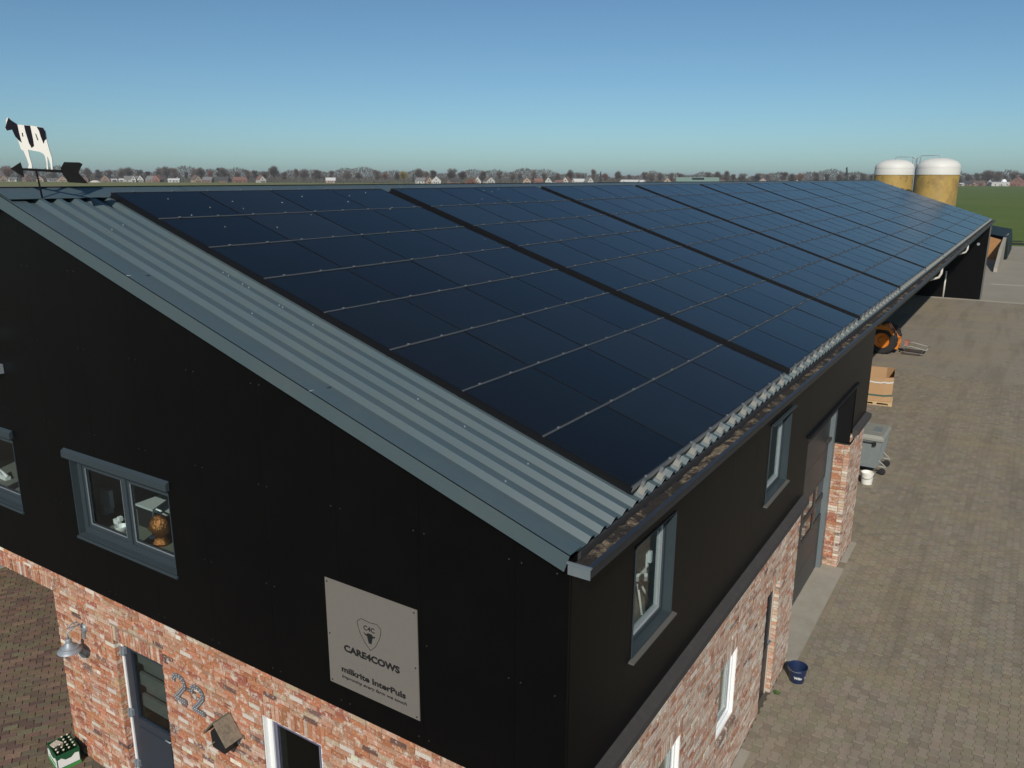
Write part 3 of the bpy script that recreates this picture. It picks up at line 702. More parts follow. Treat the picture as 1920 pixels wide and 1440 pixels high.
# ---- doors
mb = MB(); T = TG
a0, a1, z0, z1 = G_DOOR
mb.box(a0, a0+.035, -.13, -.07, z0, z1); 
mb = MB(); mb.box(a0+.0, a0+.04, -.14, -.085, z0, z1, T=T); mb.box(a1-.04, a1, -.14, -.085, z0, z1, T=T); mb.box(a0+.04, a1-.04, -.14, -.085, z1-.04, z1, T=T)
gd = mb.build('door', M_WHITE, barn)
mb = MB(); b0, b1, c0, c1 = a0+.045, a1-.045, z0+.02, z1-.045
gz = (1.34, 2.36)
for cc in rect_minus(b0, b1, c0, c1, [(b0+.14, b1-.12, gz[0], gz[1])]): mb.box(cc[0], cc[1], -.15, -.10, cc[2], cc[3], T=T)
for (e0, e1) in ((z0+.12, 1.22),): mb.box(b0+.14, b1-.12, -.10, -.09, e0, e1, T=T)
mb.build('door_leaf', M_DOORB, gd)
mb = MB(); mb.box(b0+.14, b1-.12, -.135, -.128, gz[0], gz[1], T=T); mb.build('pane', M_GLASS, gd)
mb = MB()
for kk in range(3): mb.box(b0+.10, b1-.08, -.24, -.2, gz[0]+.12+kk*.33, gz[0]+.30+kk*.33, T=T)
mb.box(b0, b1, -.30, -.29, gz[0], gz[1], T=T)
mb.build('blind', mat('blind_slats', (.07, .075, .065), .8), gd)
for zz in (.55, 1.35, 2.28):
    mb = MB(); mb.box(a0+.005, a0+.10, -.105, -.06, zz, zz+.09, T=T); mb.box(a0+.03, a0+.06, -.06, -.045, zz-.02, zz+.11, T=T); mb.build('hinge', M_GALV, gd)
mb = MB(); mb.tube([(b1-.06, .10, 1.30), (b1-.06, .05, 1.30), (b1-.16, .05, 1.30)], .011, 6); mb.build('handle', M_GALV, gd)
mb = MB(); a0, a1, z0, z1 = L_DOOR; T = TL
mb.box(a0, a0+.05, -.15, -.06, z0, z1, T=T); mb.box(a1-.035, a1, -.15, -.075, z0, z1, T=T); mb.box(a0+.05, a1-.035, -.15, -.06, z1-.05, z1, T=T)
sd = mb.build('door', mat('side_door_frame', (.5, .42, .34), .6), barn)
mb = MB(); mb.box(a0+.052, a1-.037, -.14, -.09, .01, .92, T=T); mb.box(a0+.052, a0+.14, -.14, -.09, .92, z1-.05, T=T); mb.box(a1-.13, a1-.037, -.14, -.09, .92, z1-.05, T=T); mb.box(a0+.14, a1-.13, -.14, -.09, 1.98, z1-.05, T=T)
mb.build('door_leaf', mat('side_door_leaf', (.03, .03, .034), .45), sd)
mb = MB(); mb.box(a0+.14, a1-.13, -.125, -.118, .92, 1.98, T=T); mb.build('pane', M_DGLASS, sd)
mb = MB(); mb.tube([(-.09, a1-.08, 1.02), (-.04, a1-.08, 1.02), (-.04, a1-.2, 1.02)], .011, 6); mb.box(-.088, -.08, a1-.10, a1-.06, .92, 1.1); mb.build('handle', M_GALV, sd)
# overhead door
mb = MB(); mb.box(-.46, -.43, BIG[0]-.1, BIG[1]+.1, 0, 4.4)
bd = mb.build('overhead_door', M_DOORG, barn)
secs = [(0.02, .62), (.63, 1.24), (1.25, 1.72), (1.73, 2.20), (2.21, 2.83), (2.84, 3.46), (3.47, 4.25)]
cols = [(BIG[0]+.05+i*1.05, BIG[0]+.05+(i+1)*1.05) for i in range(4)]
for i, (s0, s1) in enumerate(secs):
    mb = MB(); holes = []
    if i in (2, 3): holes = [(c0+.06, c1-.06, s0+.05, s1-.05) for c0, c1 in cols]
    for cc in rect_minus(BIG[0]-.05, BIG[1]-.23, s0, s1, holes): mb.box(-.43, -.40, cc[0], cc[1], cc[2], cc[3])
    sec = mb.build('door_section', M_DOORG, bd)
    if holes:
        mb = MB()
        for h in holes: mb.box(-.425, -.418, h[0], h[1], h[2], h[3])
        mb.build('door_pane', M_DGLASS, bd)
mb = MB(); mb.box(-.42, -.31, BIG[1]-.22, BIG[1]-.002, 0.013, 4.18); mb.build('steel_jamb', M_STEELB, barn)

# ================================================================== SOLAR ARRAYS
ROWP, COLP = .9694, 1.277; PER = 5.4248; Y0 = 1.1276; S0 = .0112
def panel_mesh(var):
    W, H = COLP-.012, ROWP-.028; mb = MB(); fr = .010
    Tm = lambda a, b_, c: tuple(Vector((0, a, 0))+A_UP*b_+N_UP*c)
    mb.box(0, W, 0, H, -.045, -.004, 1, T=Tm)
    # rim and glass
    for (p0, p1, r0, r1) in ((0, W, 0, fr), (0, W, H-fr, H), (0, fr, fr, H-fr), (W-fr, W, fr, H-fr)): mb.box(p0, p1, r0, r1, -.004, 0, 1, T=Tm)
    mb.box(fr, W-fr, fr, H-fr, -.004, -.0015, 0, T=Tm)
    me = mb.mesh('panel', [M_PANEL, M_PFRAME]); return me
pm = panel_mesh(0)
def rail_mesh(bottom):
    mb = MB(); Tm = lambda a, b_, c: tuple(Vector((0, a, 0))+A_UP*b_+N_UP*c)
    Lr = 4*COLP+.02
    mb.box(-.005, Lr, -.012, -.007, -.05, .004, 0, T=Tm); mb.box(-.005, Lr, -.012, .006, -.09, -.05, 2, T=Tm)
    mb.box(-.005, Lr, .003, .006, -.05, .002, 0, T=Tm)
    for k in range(9):
        a = .28+k*.58
        mb.box(a, a+.03, -.014, .010, .004, .012, 0, T=Tm)
    if bottom:
        for k in range(12):
            a = .17+k*.43
            mb.box(a-.035, a+.035, -.085, -.022, -.10, -.045, 1, T=Tm); mb.box(a-.01, a+.01, -.05, -.02, -.05, .012, 0, T=Tm)
    return mb.mesh('mounting_rail', [M_RAIL, M_HOOK, M_PFRAME])
rm, rb = rail_mesh(False), rail_mesh(True)
ordn = ['nearest to the gable', 'second from the gable', 'third from the gable', 'fourth from the gable', 'fifth from the gable', 'sixth from the gable', 'seventh from the gable', 'eighth from the gable', 'third from the far roof end', 'second from the far roof end', 'at the far end by the silos']
for k in range(11):
    arr = thing('solar_array', on_roof(S0, Y0+k*PER), 'block of dark solar panels on the roof, '+ordn[k], 'solar panels', 'solar arrays on the roof')
    for c in range(4):
        for r in range(8):
            q = A_UP*(r*ROWP+.012)
            link('panel', pm, arr, (q.x, c*COLP, q.z), (0, random.uniform(-.0035, .0035), 0))
    for r in range(9):
        q = A_UP*(r*ROWP)
        link('mounting_rail', rb if r == 0 else rm, arr, (q.x, -.005, q.z))
    mb = MB(); Tm = lambda a, b_, c: tuple(Vector((0, a, 0))+A_UP*b_+N_UP*c)
    for r in range(9): mb.box(-.02, 4*COLP+.03, r*ROWP-.012, r*ROWP+.03, -.084, -.06, 0, T=Tm)
    tag(mb.build('support_battens', M_PFRAME, arr), kind='stuff')
    for a in (-.016, 4*COLP+.004):
        mb = MB(); mb.box(a, a+.012, -.01, 8*ROWP+.01, -.092, -.004, 0, T=Tm); mb.build('side_skirt', M_PFRAME, arr)

for (k, n_) in ((0, 15), (1, 5)):
    mb = MB()
    for i in range(n_):
        s_ = S0+8*ROWP-abs(random.gauss(0, .7))-.05; yy = Y0+k*PER+random.uniform(.1, 5.0)
        if s_ < .1: continue
        c_ = on_roof(s_, yy, .001); r_ = random.uniform(.005, .014); ring_ = [c_+A_UP*(r_*random.uniform(.5, 1.6)*math.cos(t*PI/4))+Vector((0, r_*random.uniform(.4, 1)*math.sin(t*PI/4), 0)) for t in range(8)]
        n = mb.add(ring_); m_ = mb.add([c_+N_UP*.003]); [mb.face((n+t, n+(t+1) % 8, m_)) for t in range(8)]
    ar_ = [o for o in COL.objects if o.name.startswith('solar_array')][k]
    o = mb.build('bird_droppings', M_WBUCK, ar_); o.location = -ar_.location; tag(o, kind='stuff')

# ================================================================== THINGS ON THE GABLE
# --- sign
sg = thing('company_sign', (-2.687, -.03, 3.43), 'square grey metal sign lettered in black on the black gable wall', 'sign')
mb = MB(); mb.box(0, 1.147, -.012, -.001, 0, 1.147); mb.box(-.003, 1.15, -.009, -.003, -.003, 1.15); mb.build('sign_plate', M_SIGN, sg)
RX = (PI/2, 0, 0)
flat_panels_text('CARE4COWS', .098, M_LETTER, sg, (.215, -.0125, .42), RX, offset=.0042, width=.71)
flat_panels_text('milkrite InterPuls', .088, M_LETTER, sg, (.168, -.0125, .174), RX, offset=.0028, width=.82)
flat_panels_text('Improving every farm we touch', .046, M_LETTER, sg, (.168, -.0125, .105), RX, shear=.2, offset=.0008, width=.83)
flat_panels_text('C4C', .070, M_LETTER, sg, (.488, -.0125, .742), RX, offset=.001, width=.14)
mb = MB()
out = [(.408, .805), (.463, .849), (.56, .838), (.664, .849), (.711, .81), (.70, .74), (.675, .68), (.63, .60), (.565, .539), (.50, .60), (.443, .682), (.418, .75)]
for (x0, y0), (x1, y1) in zip(out, out[1:]+out[:1]): mb.tube([(x0, -.0125, y0), (x1, -.0125, y1)], .0032, 4)
mb.build('shield_outline', M_LETTER, sg)
mb = MB(); mb.prism([(.485, .712), (.52, .70), (.54, .718), (.59, .718), (.605, .70), (.637, .71), (.625, .688), (.60, .684), (.588, .64), (.583, .612), (.547, .612), (.54, .64), (.528, .684), (.505, .688)][::-1], -.014, -.0125, 'y'); mb.build('cow_head_emblem', M_LETTER, sg)
mb = MB()
for a, z in ((.03, .03), (1.117, .03), (.03, 1.117), (1.117, 1.117), (.03, .55), (1.117, .55)): mb.lathe([(0, .004), (.009, .003), (.009, 0)], 8, T=lambda q, r, s, A=a, Z=z: (A+q, -.0122-s, Z+r))
mb.build('bolt_heads', M_LETTER, sg)

# --- house number made of two studded figures
hn = thing('house_number', (-5.49, -.004, 2.06), 'studded metal house number 22 on the brick wall beside the door', 'house number')
def two(x0, z0, h, wdt):
    path = []
    for k in range(10):
        a = PI*1.0-k*(PI*1.28)/9; path.append((x0+wdt/2+wdt*.44*math.cos(a), z0+h*.70+h*.24*math.sin(a)))
    path += [(x0+wdt*.48, z0+h*.30), (x0+wdt*.10, z0+h*.08), (x0+wdt*.98, z0+h*.07)]
    return path
for xx, zz in ((.03, .06), (.37, .03)):
    pth = two(xx, zz, .38, .24); t_ = .031
    mb = MB(); st = MB()
    for i, ((ax, az), (bx_, bz)) in enumerate(zip(pth, pth[1:])):
        d = Vector((bx_-ax, bz-az)).normalized(); nx, nz = -d.y*t_, d.x*t_; ex, ez = d.x*.012, d.y*.012
        mb.prism([(ax+nx-ex, az+nz-ez), (ax-nx-ex, az-nz-ez), (bx_-nx+ex, bz-nz+ez), (bx_+nx+ex, bz+nz+ez)], -.008-.0003*i, 0, 'y')
    tot = 0; pos = []
    for (ax, az), (bx_, bz) in zip(pth, pth[1:]):
        L = math.hypot(bx_-ax, bz-az); n_ = max(1, int(round(L/.036))); d = Vector((bx_-ax, bz-az)).normalized()
        for k in range(n_):
            for s_ in (-.017, .017): pos.append((ax+(bx_-ax)*k/n_-d.y*s_, az+(bz-az)*k/n_+d.x*s_))
    for (a, z) in pos: st.lathe([(0, .008), (.005, .006), (.008, 0)], 6, T=lambda q, r, s, A=a, Z=z: (A+q, -.012-s, Z+r))
    dg = mb.build('figure', mat('number_metal', (.13, .125, .125), .6), hn)
    tag(st.build('studs', mat('stud_pale', (.42, .45, .5), .35, metal=.2), dg), kind='stuff')

# --- wall lamp
lp = thing('wall_lamp', (-7.36, -.002, 2.26), 'galvanised gooseneck barn lamp on the brick wall left of the door', 'wall lamp')
mb = MB(); mb.lathe([(0, .03), (.045, .03), (.06, .012), (.062, 0)], 16, T=lambda a, b_, c: (a, -c, .20+b_)); mb.box(-.012, .012, -.035, -.006, .05, .22); mb.build('wall_plate', M_GALV, lp)
arc = [(0, -.03, .22), (0, -.05, .27)]+[(0, -.14-.09*math.cos(t), .27+.07*math.sin(t)) for t in (.4, .9, 1.5, 2.1, 2.7)]+[(0, -.23, .24), (0, -.23, .16)]
mb = MB(); mb.tube(arc, .010, 8); mb.build('gooseneck', M_GALV, lp)
mb = MB(); pr = [(0, .155), (.03, .155), (.038, .14), (.038, .10), (.05, .085), (.065, .055), (.10, .03), (.112, .03), (.118, .012), (.15, -.012), (.153, -.02), (.147, -.018), (.10, .018), (.03, .06), (0, .06)]
mb.lathe(pr, 28, c=(0, -.23, 0)); mb.build('lamp_shade', M_GALV, lp)
mb = MB(); mb.lathe([(0, -.03), (.025, -.015), (.035, .01), (.03, .04), (0, .05)], 12, c=(0, -.23, 0)); mb.build('bulb', M_WHITE, lp)

# --- nest box with a tilted plank roof
nb = thing('nest_box', (-4.42, -.004, 1.88), 'small black nest box with weathered plank roof on the brick wall', 'nest box'); nb.scale = (.70, .80, .74)
mb = MB(); mb.prism([(-.17, .08), (.13, .06), (.16, .30), (-.02, .52), (-.20, .34)], -.22, -.0, 'y'); mb.build('box_body', M_BLACK, nb)
mb = MB()
for k in range(3): y0 = -.29+k*.095; mb.prism([(.0, .60), (.02, .615), (.30, .30), (.275, .285+random.uniform(-.02, .02))], y0, y0+.093, 'y')
mb.build('roof_boards', M_GREYWOOD, nb)
mb = MB(); mb.prism([(.0, .60), (-.02, .615), (-.28, .345), (-.265, .32)][::-1], -.29, -.005, 'y'); mb.build('shaded_roof_board', mat('shade_toned_wood', (.10, .10, .07), .9, noise=[(20, .6, (.05, .05, .04), .45, .65)]), nb)  # left board: shade on the weathered wood painted in as a darker colour
mb = MB(); mb.tube([(-.10, -.22, .2), (-.14, -.30, .15)], .008, 6); mb.build('perch', M_GREYWOOD, nb)

# --- bracket at the left edge
bk = thing('wall_bracket', (-8.42, -.035, 5.88), 'grey metal pole bracket high on the black gable at the left edge', 'bracket')
mb = MB(); mb.tube([(-.01, -.10, .0), (.0, -.10, .52)], .008, 6); mb.build('rod', M_GALV, bk)
for zz in (.03, .47):
    mb = MB(); mb.box(-.04, .035, -.13, 0, zz-.06, zz+.06); mb.tube([(-.02, -.09, zz), (-.45, -.12, zz-.01)], .022, 8); mb.build('arm', M_GALV, bk)

# --- weather vane
VD = 9.62; KV = VD/FPX
vn = thing('weather_vane', (-7.41, .255, 8.155), 'weather vane with a black and white cow standing on a black arrow', 'weather vane', rz=YAW); vn.scale = (.95, 1, 1)
def vp(x, y): return ((x/6.546-67)*KV, (357-(200+y/6.546))*KV)
def plate(name, pts, mt, th, parent, y=0):
    mb = MB(); P = [vp(*q) for q in pts]; mb.prism(P[::-1], y-th, y+th, 'y'); return mb.build(name, mt, parent)
M_COWW = mat('cow_white', (.72, .69, .63), .6); M_COWB = mat('cow_black', (.006, .006, .011), .7, spec=.15); M_VANE = mat('vane_black', (.004, .004, .0045), .7, spec=.15, noise=[(30, .6, (.012, .012, .012), .5, .7)])
cow = plate('cow_plate', [(130, 155), (165, 185), (240, 235), (400, 245), (560, 268), (585, 310), (590, 420), (605, 520), (625, 620), (622, 690), (615, 758), (595, 758), (597, 690), (585, 640), (570, 600), (563, 690), (560, 755), (540, 753), (547, 680), (540, 600), (520, 570), (480, 550), (390, 535), (335, 525), (340, 600), (355, 690), (355, 744), (300, 742), (318, 700), (300, 620), (275, 540), (245, 520), (225, 420), (195, 370), (165, 290), (100, 305), (85, 280), (88, 260), (105, 220), (105, 185)], M_COWW, .005, vn)
for pts in ([(140, 160), (165, 185), (245, 238), (252, 330), (268, 445), (225, 410), (195, 370), (168, 292), (100, 304), (86, 270), (115, 210)], [(328, 243), (405, 247), (418, 400), (420, 480), (385, 505), (360, 450), (345, 370), (335, 320)], [(485, 259), (560, 269), (585, 310), (588, 400), (565, 415), (545, 455), (520, 370), (510, 310)], [(285, 330), (298, 330), (300, 375), (288, 372)], [(455, 335), (468, 345), (485, 415), (470, 412)]):
    plate('black_patch', pts, M_COWB, .008, cow)
plate('arrow_head', [(75, 750), (210, 675), (225, 745), (222, 775), (232, 850)], M_VANE, .006, vn)
plate('arrow_shaft', [(215, 742), (730, 762), (730, 795), (215, 768)], M_VANE, .012, vn)
plate('arrow_tail', [(775, 668), (965, 672), (1005, 690), (935, 795), (1045, 920), (800, 910), (735, 810), (722, 740)], M_VANE, .006, vn)
mb = MB(); a, b_ = vp(398, 780), (0.0, -.16); mb.tube([(a[0], 0, a[1]+.02), (b_[0], 0, b_[1])], .011, 8); mb.build('pole', M_VANE, vn)

# ================================================================== INSIDE THE ROOMS
bu = thing('bust', (-6.05, .42, 3.86), 'bronze coloured wire-like bust on the desk inside the gable window', 'sculpture')
mb = MB(); prof = [(0, 0), (.10, 0), (.105, .03), (.075, .07), (.06, .10), (.065, .13), (.10, .17), (.115, .24), (.11, .31), (.08, .36), (.04, .385), (0, .39)]
mb.lathe(prof, 20)
mb.v = [(x*(1.12 if z > .14 else 1)+random.uniform(-.008, .008), y*(1.0)-(.02 if .18 < z < .26 and y < -.08 else 0)+random.uniform(-.008, .008), z+random.uniform(-.004, .004)) for x, y, z in mb.v]
mb.build('head', M_BRONZE, bu)
dk = thing('desk', (-6.62, .62, 3.08), 'grey desk behind the gable window', 'desk')
mb = MB(); mb.box(-1.05, 1.0, -.52, .38, .74, .78); mb.build('desk_top', mat('desk_grey', (.13, .14, .11), .6), dk)
for xx in (-.95, .9):
    for yy in (-.45, .3): mb = MB(); mb.box(xx, xx+.05, yy, yy+.05, 0, .74); mb.build('leg', M_GALV, dk)
cb = thing('printer', (-6.50, .80, 3.86), 'black printer with pale lid on the desk behind the bust', 'printer')
mb = MB(); mb.box(-.30, .32, -.2, .19, 0, .28); mb.build('printer_body', M_BLACK, cb); mb = MB(); mb.box(-.31, .33, -.21, .2, .282, .31); mb.build('lid', mat('pale_top', (.42, .44, .42), .5), cb)
ar = thing('desk_lamp', (-6.30, .50, 3.86), 'thin white arched desk lamp beside the bust', 'lamp')
mb = MB(); mb.tube([(0, 0, .01), (-.02, 0, .2), (.02, 0, .34), (.12, -.02, .42), (.25, -.04, .43)], .012, 6); mb.build('lamp_arm', M_WHITE, ar); mb = MB(); mb.lathe([(0, .015), (.07, .015), (.075, 0)], 14); mb.build('lamp_foot', M_WHITE, ar)
ms = thing('white_toy_figure', (-7.05, .46, 3.86), 'small white blocky figure on the desk behind the left pane', 'ornament')
mb = MB(); mb.box(-.05, .05, -.03, .03, .02, .08); mb.box(.04, .09, -.025, .025, .07, .13); mb.box(-.05, -.03, -.02, .02, 0, .02); mb.box(.03, .05, -.02, .02, 0, .02); mb.box(-.12, -.05, -.01, .01, .03, .05); mb.build('blocks', M_WHITE, ms)
sp = thing('white_bowl', (-6.83, .38, 3.86), 'small white bowl on the desk close to the left pane', 'bowl')
mb = MB(); mb.lathe([(0, 0), (.05, 0), (.08, .04), (.085, .07), (.075, .07), (.045, .02), (0, .015)], 16); mb.build('bowl', M_WHITE, sp)
bx2 = thing('white_monitor', (-7.60, .60, 3.86), 'pale monitor at the left edge of the gable window', 'monitor')
mb = MB(); mb.box(-.02, .22, -.02, .03, .10, .36); mb.build('screen', M_WHITE, bx2); mb = MB(); mb.box(.05, .14, -.06, .06, 0, .10); mb.build('stand', M_WHITE, bx2)
lm = thing('phone_cradle', (-10.05, .5, 3.86), 'white cradle on the sill inside the left edge window', 'ornament')
mb = MB(); mb.box(-.14, .10, -.04, .04, 0, .05); mb.tube([(-.1, 0, .04), (-.14, 0, .14), (-.02, 0, .09), (.1, 0, .05)], .02, 6); mb.build('cradle', M_WHITE, lm)
dk2 = thing('desk', (-9.9, .62, 3.08), 'grey desk behind the window at the left edge', 'desk')
mb = MB(); mb.box(-1.0, 1.0, -.52, .38, .74, .78); mb.build('desk_top', mat('desk_grey_two', (.16, .16, .14), .6), dk2)
for xx in (-.95, .9): mb = MB(); mb.box(xx, xx+.05, .25, .3, 0, .74); mb.build('leg', M_GALV, dk2)
ch = thing('shell_chair', (-.95, 3.55, 3.08), 'white shell chair in the room behind the side window', 'chair')
mb = MB(); prof = [(0, .42), (.12, .42), (.24, .47), (.29, .56), (.28, .60), (.22, .52), (.10, .47), (0, .46)]
mb.lathe(prof, 18); mb.prism([(-.26, .5), (.26, .5), (.24, .85), (.12, .98), (-.12, .98), (-.24, .85)], .20, .24, 'y'); mb.build('seat_shell', M_WHITE, ch)
for a in (0, 1, 2, 3): mb = MB(); mb.tube([(0, 0, .42), (.22*math.cos(a*PI/2+.8), .22*math.sin(a*PI/2+.8), 0)], .016, 6); mb.build('leg', M_WHITE, ch)

# ================================================================== THINGS IN THE YARD
# --- blue bucket
bb = thing('bucket', (.29, 7.80, 0), 'dark blue bucket with white print standing by the side door', 'bucket'); bb.scale = (.92, .92, .92)
mb = MB(); mb.lathe([(0, .005), (.125, .005), (.128, .01), (.17, .29), (.178, .29), (.178, .315), (.168, .318), (.163, .30), (.12, .02), (0, .018)], 28); mb.build('pail', M_BLUE, bb)
mb = MB(); mb.tube([(.178*math.cos(t), .178*math.sin(t)-.0, .29-.02*math.sin(t-2.6)) for t in [2.2+i*.31 for i in range(11)]], .004, 6); mb.build('handle', M_GALV, bb)
tm = flat_panels_text('Wilo', .075, M_WHITE, bb, (0, 0, 0), (0, 0, 0), name='print', ext=.001, offset=.002, width=.15)
for v in tm.data.vertices:
    a = math.radians(-72)+(v.co.x-.075)/.15; zz = .11+v.co.y; r = .128+(zz-.01)*.15+.003+v.co.z*.5; v.co = (r*math.cos(a), r*math.sin(a), zz)
tm2 = flat_panels_text('~', .12, M_WHITE, bb, (0, 0, 0), (0, 0, 0), name='print', ext=.001, offset=.004, width=.09)
for v in tm2.data.vertices:
    a = math.radians(-2)+(v.co.x-.045)/.15; zz = .10+v.co.y; r = .128+(zz-.01)*.15+.003+v.co.z*.5; v.co = (r*math.cos(a), r*math.sin(a), zz)
# --- white bucket
wb = thing('bucket', (-.36, 18.35, 0), 'white plastic bucket with wire handle beside the waste container', 'bucket')
mb = MB(); mb.lathe([(0, .005), (.145, .005), (.165, .30), (.175, .30), (.175, .34), (.165, .345), (.16, .335), (.14, .26), (0, .26)], 26); mb.build('pail', M_WBUCK, wb)
mb = MB(); mb.tube([(.178*math.cos(t), .178*math.sin(t), .30-.12*math.sin((t-PI*1.0)*1.0)) for t in [PI+i*PI/10 for i in range(11)]], .005, 6); mb.build('handle', M_BLACK, wb)
# --- waste container on four castors
wc = thing('waste_container', (-.62, 19.75, 0), 'grey four-wheeled waste container with flat lid behind the wall end', 'waste container')
def taper(mb, x0, x1, y0, y1, z0, X0, X1, Y0_, Y1_, z1, mi=0):
    n = mb.add([(x0, y0, z0), (x1, y0, z0), (x1, y1, z0), (x0, y1, z0), (X0, Y0_, z1), (X1, Y0_, z1), (X1, Y1_, z1), (X0, Y1_, z1)])
    for q in ((3, 2, 1, 0), (4, 5, 6, 7), (0, 1, 5, 4), (1, 2, 6, 5), (2, 3, 7, 6), (3, 0, 4, 7)): mb.face([n+k for k in q], mi)
mb = MB(); taper(mb, -.42, .36, -.60, .60, .22, -.5, .46, -.66, .66, 1.06)
for yy in (-.45, -.15, .15, .45): taper(mb, .34, .385, yy-.04, yy+.04, .25, .43, .485, yy-.04, yy+.04, 1.02)
mb.build('container_body', M_BIN, wc)
mb = MB(); mb.box(-.54, .50, -.70, .70, 1.06, 1.12); taper(mb, -.54, .50, -.70, .70, 1.122, -.46, .44, -.64, .64, 1.21); ld = mb.build('lid', M_BINLID, wc)
mb = MB(); mb.box(.12, .34, -.25, .25, 1.205, 1.222); mb.build('lid_panel', M_BIN, ld)
mb = MB(); mb.tube([(-.4, -.70, 1.0), (.3, -.70, 1.0)], .018, 6); mb.box(.22, .30, -.74, -.66, .92, 1.02); mb.build('lift_bar', M_BLACK, wc)
for xx in (.34,):
    for yy in (-.45, .40):
        mb = MB(); mb.tube([(xx-.02, yy, .48), (xx+.26, yy, .25)], .022, 6); mb.tube([(xx-.04, yy, .24), (xx+.26, yy, .25)], .022, 6); mb.build('foot_bracket', M_HOOK, wc)
        mb = MB(); mb.lathe([(0, .025), (.07, .025), (.10, .018), (.10, -.018), (.07, -.025), (0, -.025)], 16, T=lambda a, b_, c, X=xx+.17, Y=yy: (X+a, Y+c, .10+b_)); mb.build('castor', M_RUBBER, wc)
for yy in (-.45, .40):
    mb = MB(); mb.lathe([(0, .025), (.07, .025), (.10, .018), (.10, -.018), (.07, -.025), (0, -.025)], 16, T=lambda a, b_, c, X=-.3, Y=yy: (X+a, Y+c, .10+b_)); mb.box(-.34, -.26, yy-.04, yy+.04, .2, .24); mb.build('castor', M_RUBBER, wc)
# --- octagonal cardboard bin on a pallet
pl = thing('pallet', (-1.62, 27.75, 0), 'pale wooden pallet under the big cardboard box', 'pallet', rz=math.radians(6))
for k in range(7): mb = MB(); x0 = -.6; yy = -.5+k*.15; mb.box(-.6, .6, yy, yy+.1, .122, .144); mb.build('top_board', M_WOOD, pl)
for xx in (-.6, -.07, .46):
    for yy in (-.5, -.05, .40): mb = MB(); mb.box(xx, xx+.14, yy, yy+.1, .022, .1); mb.build('block', M_WOOD, pl)
for yy in (-.5, -.05, .4): mb = MB(); mb.box(-.6, .6, yy, yy+.1, 0, .022); mb.box(-.6, .6, yy, yy+.1, .1, .122); mb.build('bottom_board', M_WOOD, pl)
ob = thing('cardboard_box', (-1.62, 27.75, .145), 'large open octagonal cardboard box with green band on a pallet', 'box', rz=math.radians(6))
oct_ = [(-.56, -.28), (-.28, -.47), (.28, -.47), (.56, -.28), (.56, .28), (.28, .47), (-.28, .47), (-.56, .28)]
for k in range(8):
    (ax, ay), (bx_, by) = oct_[k], oct_[(k+1) % 8]; mb = MB(); t_ = .985
    h = (.93 if k in (0, 1, 2) else 1.16)+random.uniform(-.02, .02)
    n = mb.add([(ax, ay, 0), (bx_, by, 0), (bx_, by, h), (ax, ay, h), (ax*t_, ay*t_, 0), (bx_*t_, by*t_, 0), (bx_*t_, by*t_, h), (ax*t_, ay*t_, h)])
    for q in ((0, 1, 2, 3), (5, 4, 7, 6), (3, 2, 6, 7)): mb.face([n+i for i in q])
    mb.build('side', M_CARD, ob)
mb = MB(); mb.prism(oct_, .0, .01); mb.build('base', M_CARDIN, ob)
mb = MB()
for k in range(8):
    (ax, ay), (bx_, by) = oct_[k], oct_[(k+1) % 8]; s = 1.008
    n = mb.add([(ax*s, ay*s, .20), (bx_*s, by*s, .20), (bx_*s, by*s, .27), (ax*s, ay*s, .27)]); mb.face((n, n+1, n+2, n+3))
mb.build('green_band', mat('green_band', (.05, .10, .075), .6), ob)
mb = MB()
for k in (1, 2):
    (ax, ay), (bx_, by) = oct_[k], oct_[(k+1) % 8]; s = 1.01; pts = []
    for i in range(9): t_ = i/8; pts.append((ax*s+(bx_-ax)*s*t_, ay*s+(by-ay)*s*t_-.012*random.random(), .74+.035*math.sin(t_*PI)*-1+random.uniform(-.01, .01)))
    for p0, p1 in zip(pts, pts[1:]):
        n = mb.add([p0, p1, (p1[0], p1[1], p1[2]+.05), (p0[0], p0[1], p0[2]+.05)]); mb.face((n, n+1, n+2, n+3))
mb.build('foil_wrap', mat('stretch_film', (.6, .6, .58), .3), ob)

# --- compact loader standing in the open shed, nose out
ld_ = thing('wheel_loader', (-3.35, 38.1, 0), 'orange wheel loader standing half inside the dark open shed', 'loader')
def wheel(x, y, r, wdt):
    mb = MB(); seg = 26
    mb.lathe([(r*.55, wdt/2), (r*.9, wdt/2), (r, wdt*.36), (r, -wdt*.36), (r*.9, -wdt/2), (r*.55, -wdt/2)], seg, T=lambda a, b_, c: (x+a, y+c, r+b_))
    for k in range(16):
        a = 2*PI*k/16
        for sg in (-1, 1):
            P = [(r*.97, 0), (r*1.045, 0)]
            c_, s_ = math.cos(a+sg*.05), math.sin(a+sg*.05)
            mb.tube([(x+r*1.0*math.cos(a), y, r+r*1.0*math.sin(a)), (x+r*1.0*math.cos(a+.2), y+sg*wdt*.45, r+r*1.0*math.sin(a+.2))], .03, 4, sm=False)
    ty = mb.build('tyre', M_RUBBER, ld_)
    mb = MB(); mb.lathe([(0, wdt*.32), (r*.22, wdt*.34), (r*.26, wdt*.2), (r*.5, wdt*.25), (r*.56, wdt*.5), (r*.56, -wdt*.5), (r*.5, -wdt*.25), (0, -wdt*.2)], seg, T=lambda a, b_, c: (x+a, y-c, r+b_)); mb.build('rim', M_ORANGE, ld_)
for xx, yy in ((.45, -.62), (.45, .62), (-1.25, -.62), (-1.25, .62)): wheel(xx, yy, .68, .42)
mb = MB(); mb.box(-2.0, -.2, -.38, .38, .62, 1.45); mb.prism([(-2.0, 1.45), (-.9, 1.45), (-.9, 1.62), (-1.8, 1.58)], -.36, .36, 'y'); mb.box(-.2, .55, -.3, .3, .5, 1.1); mb.build('chassis', M_ORANGE, ld_)
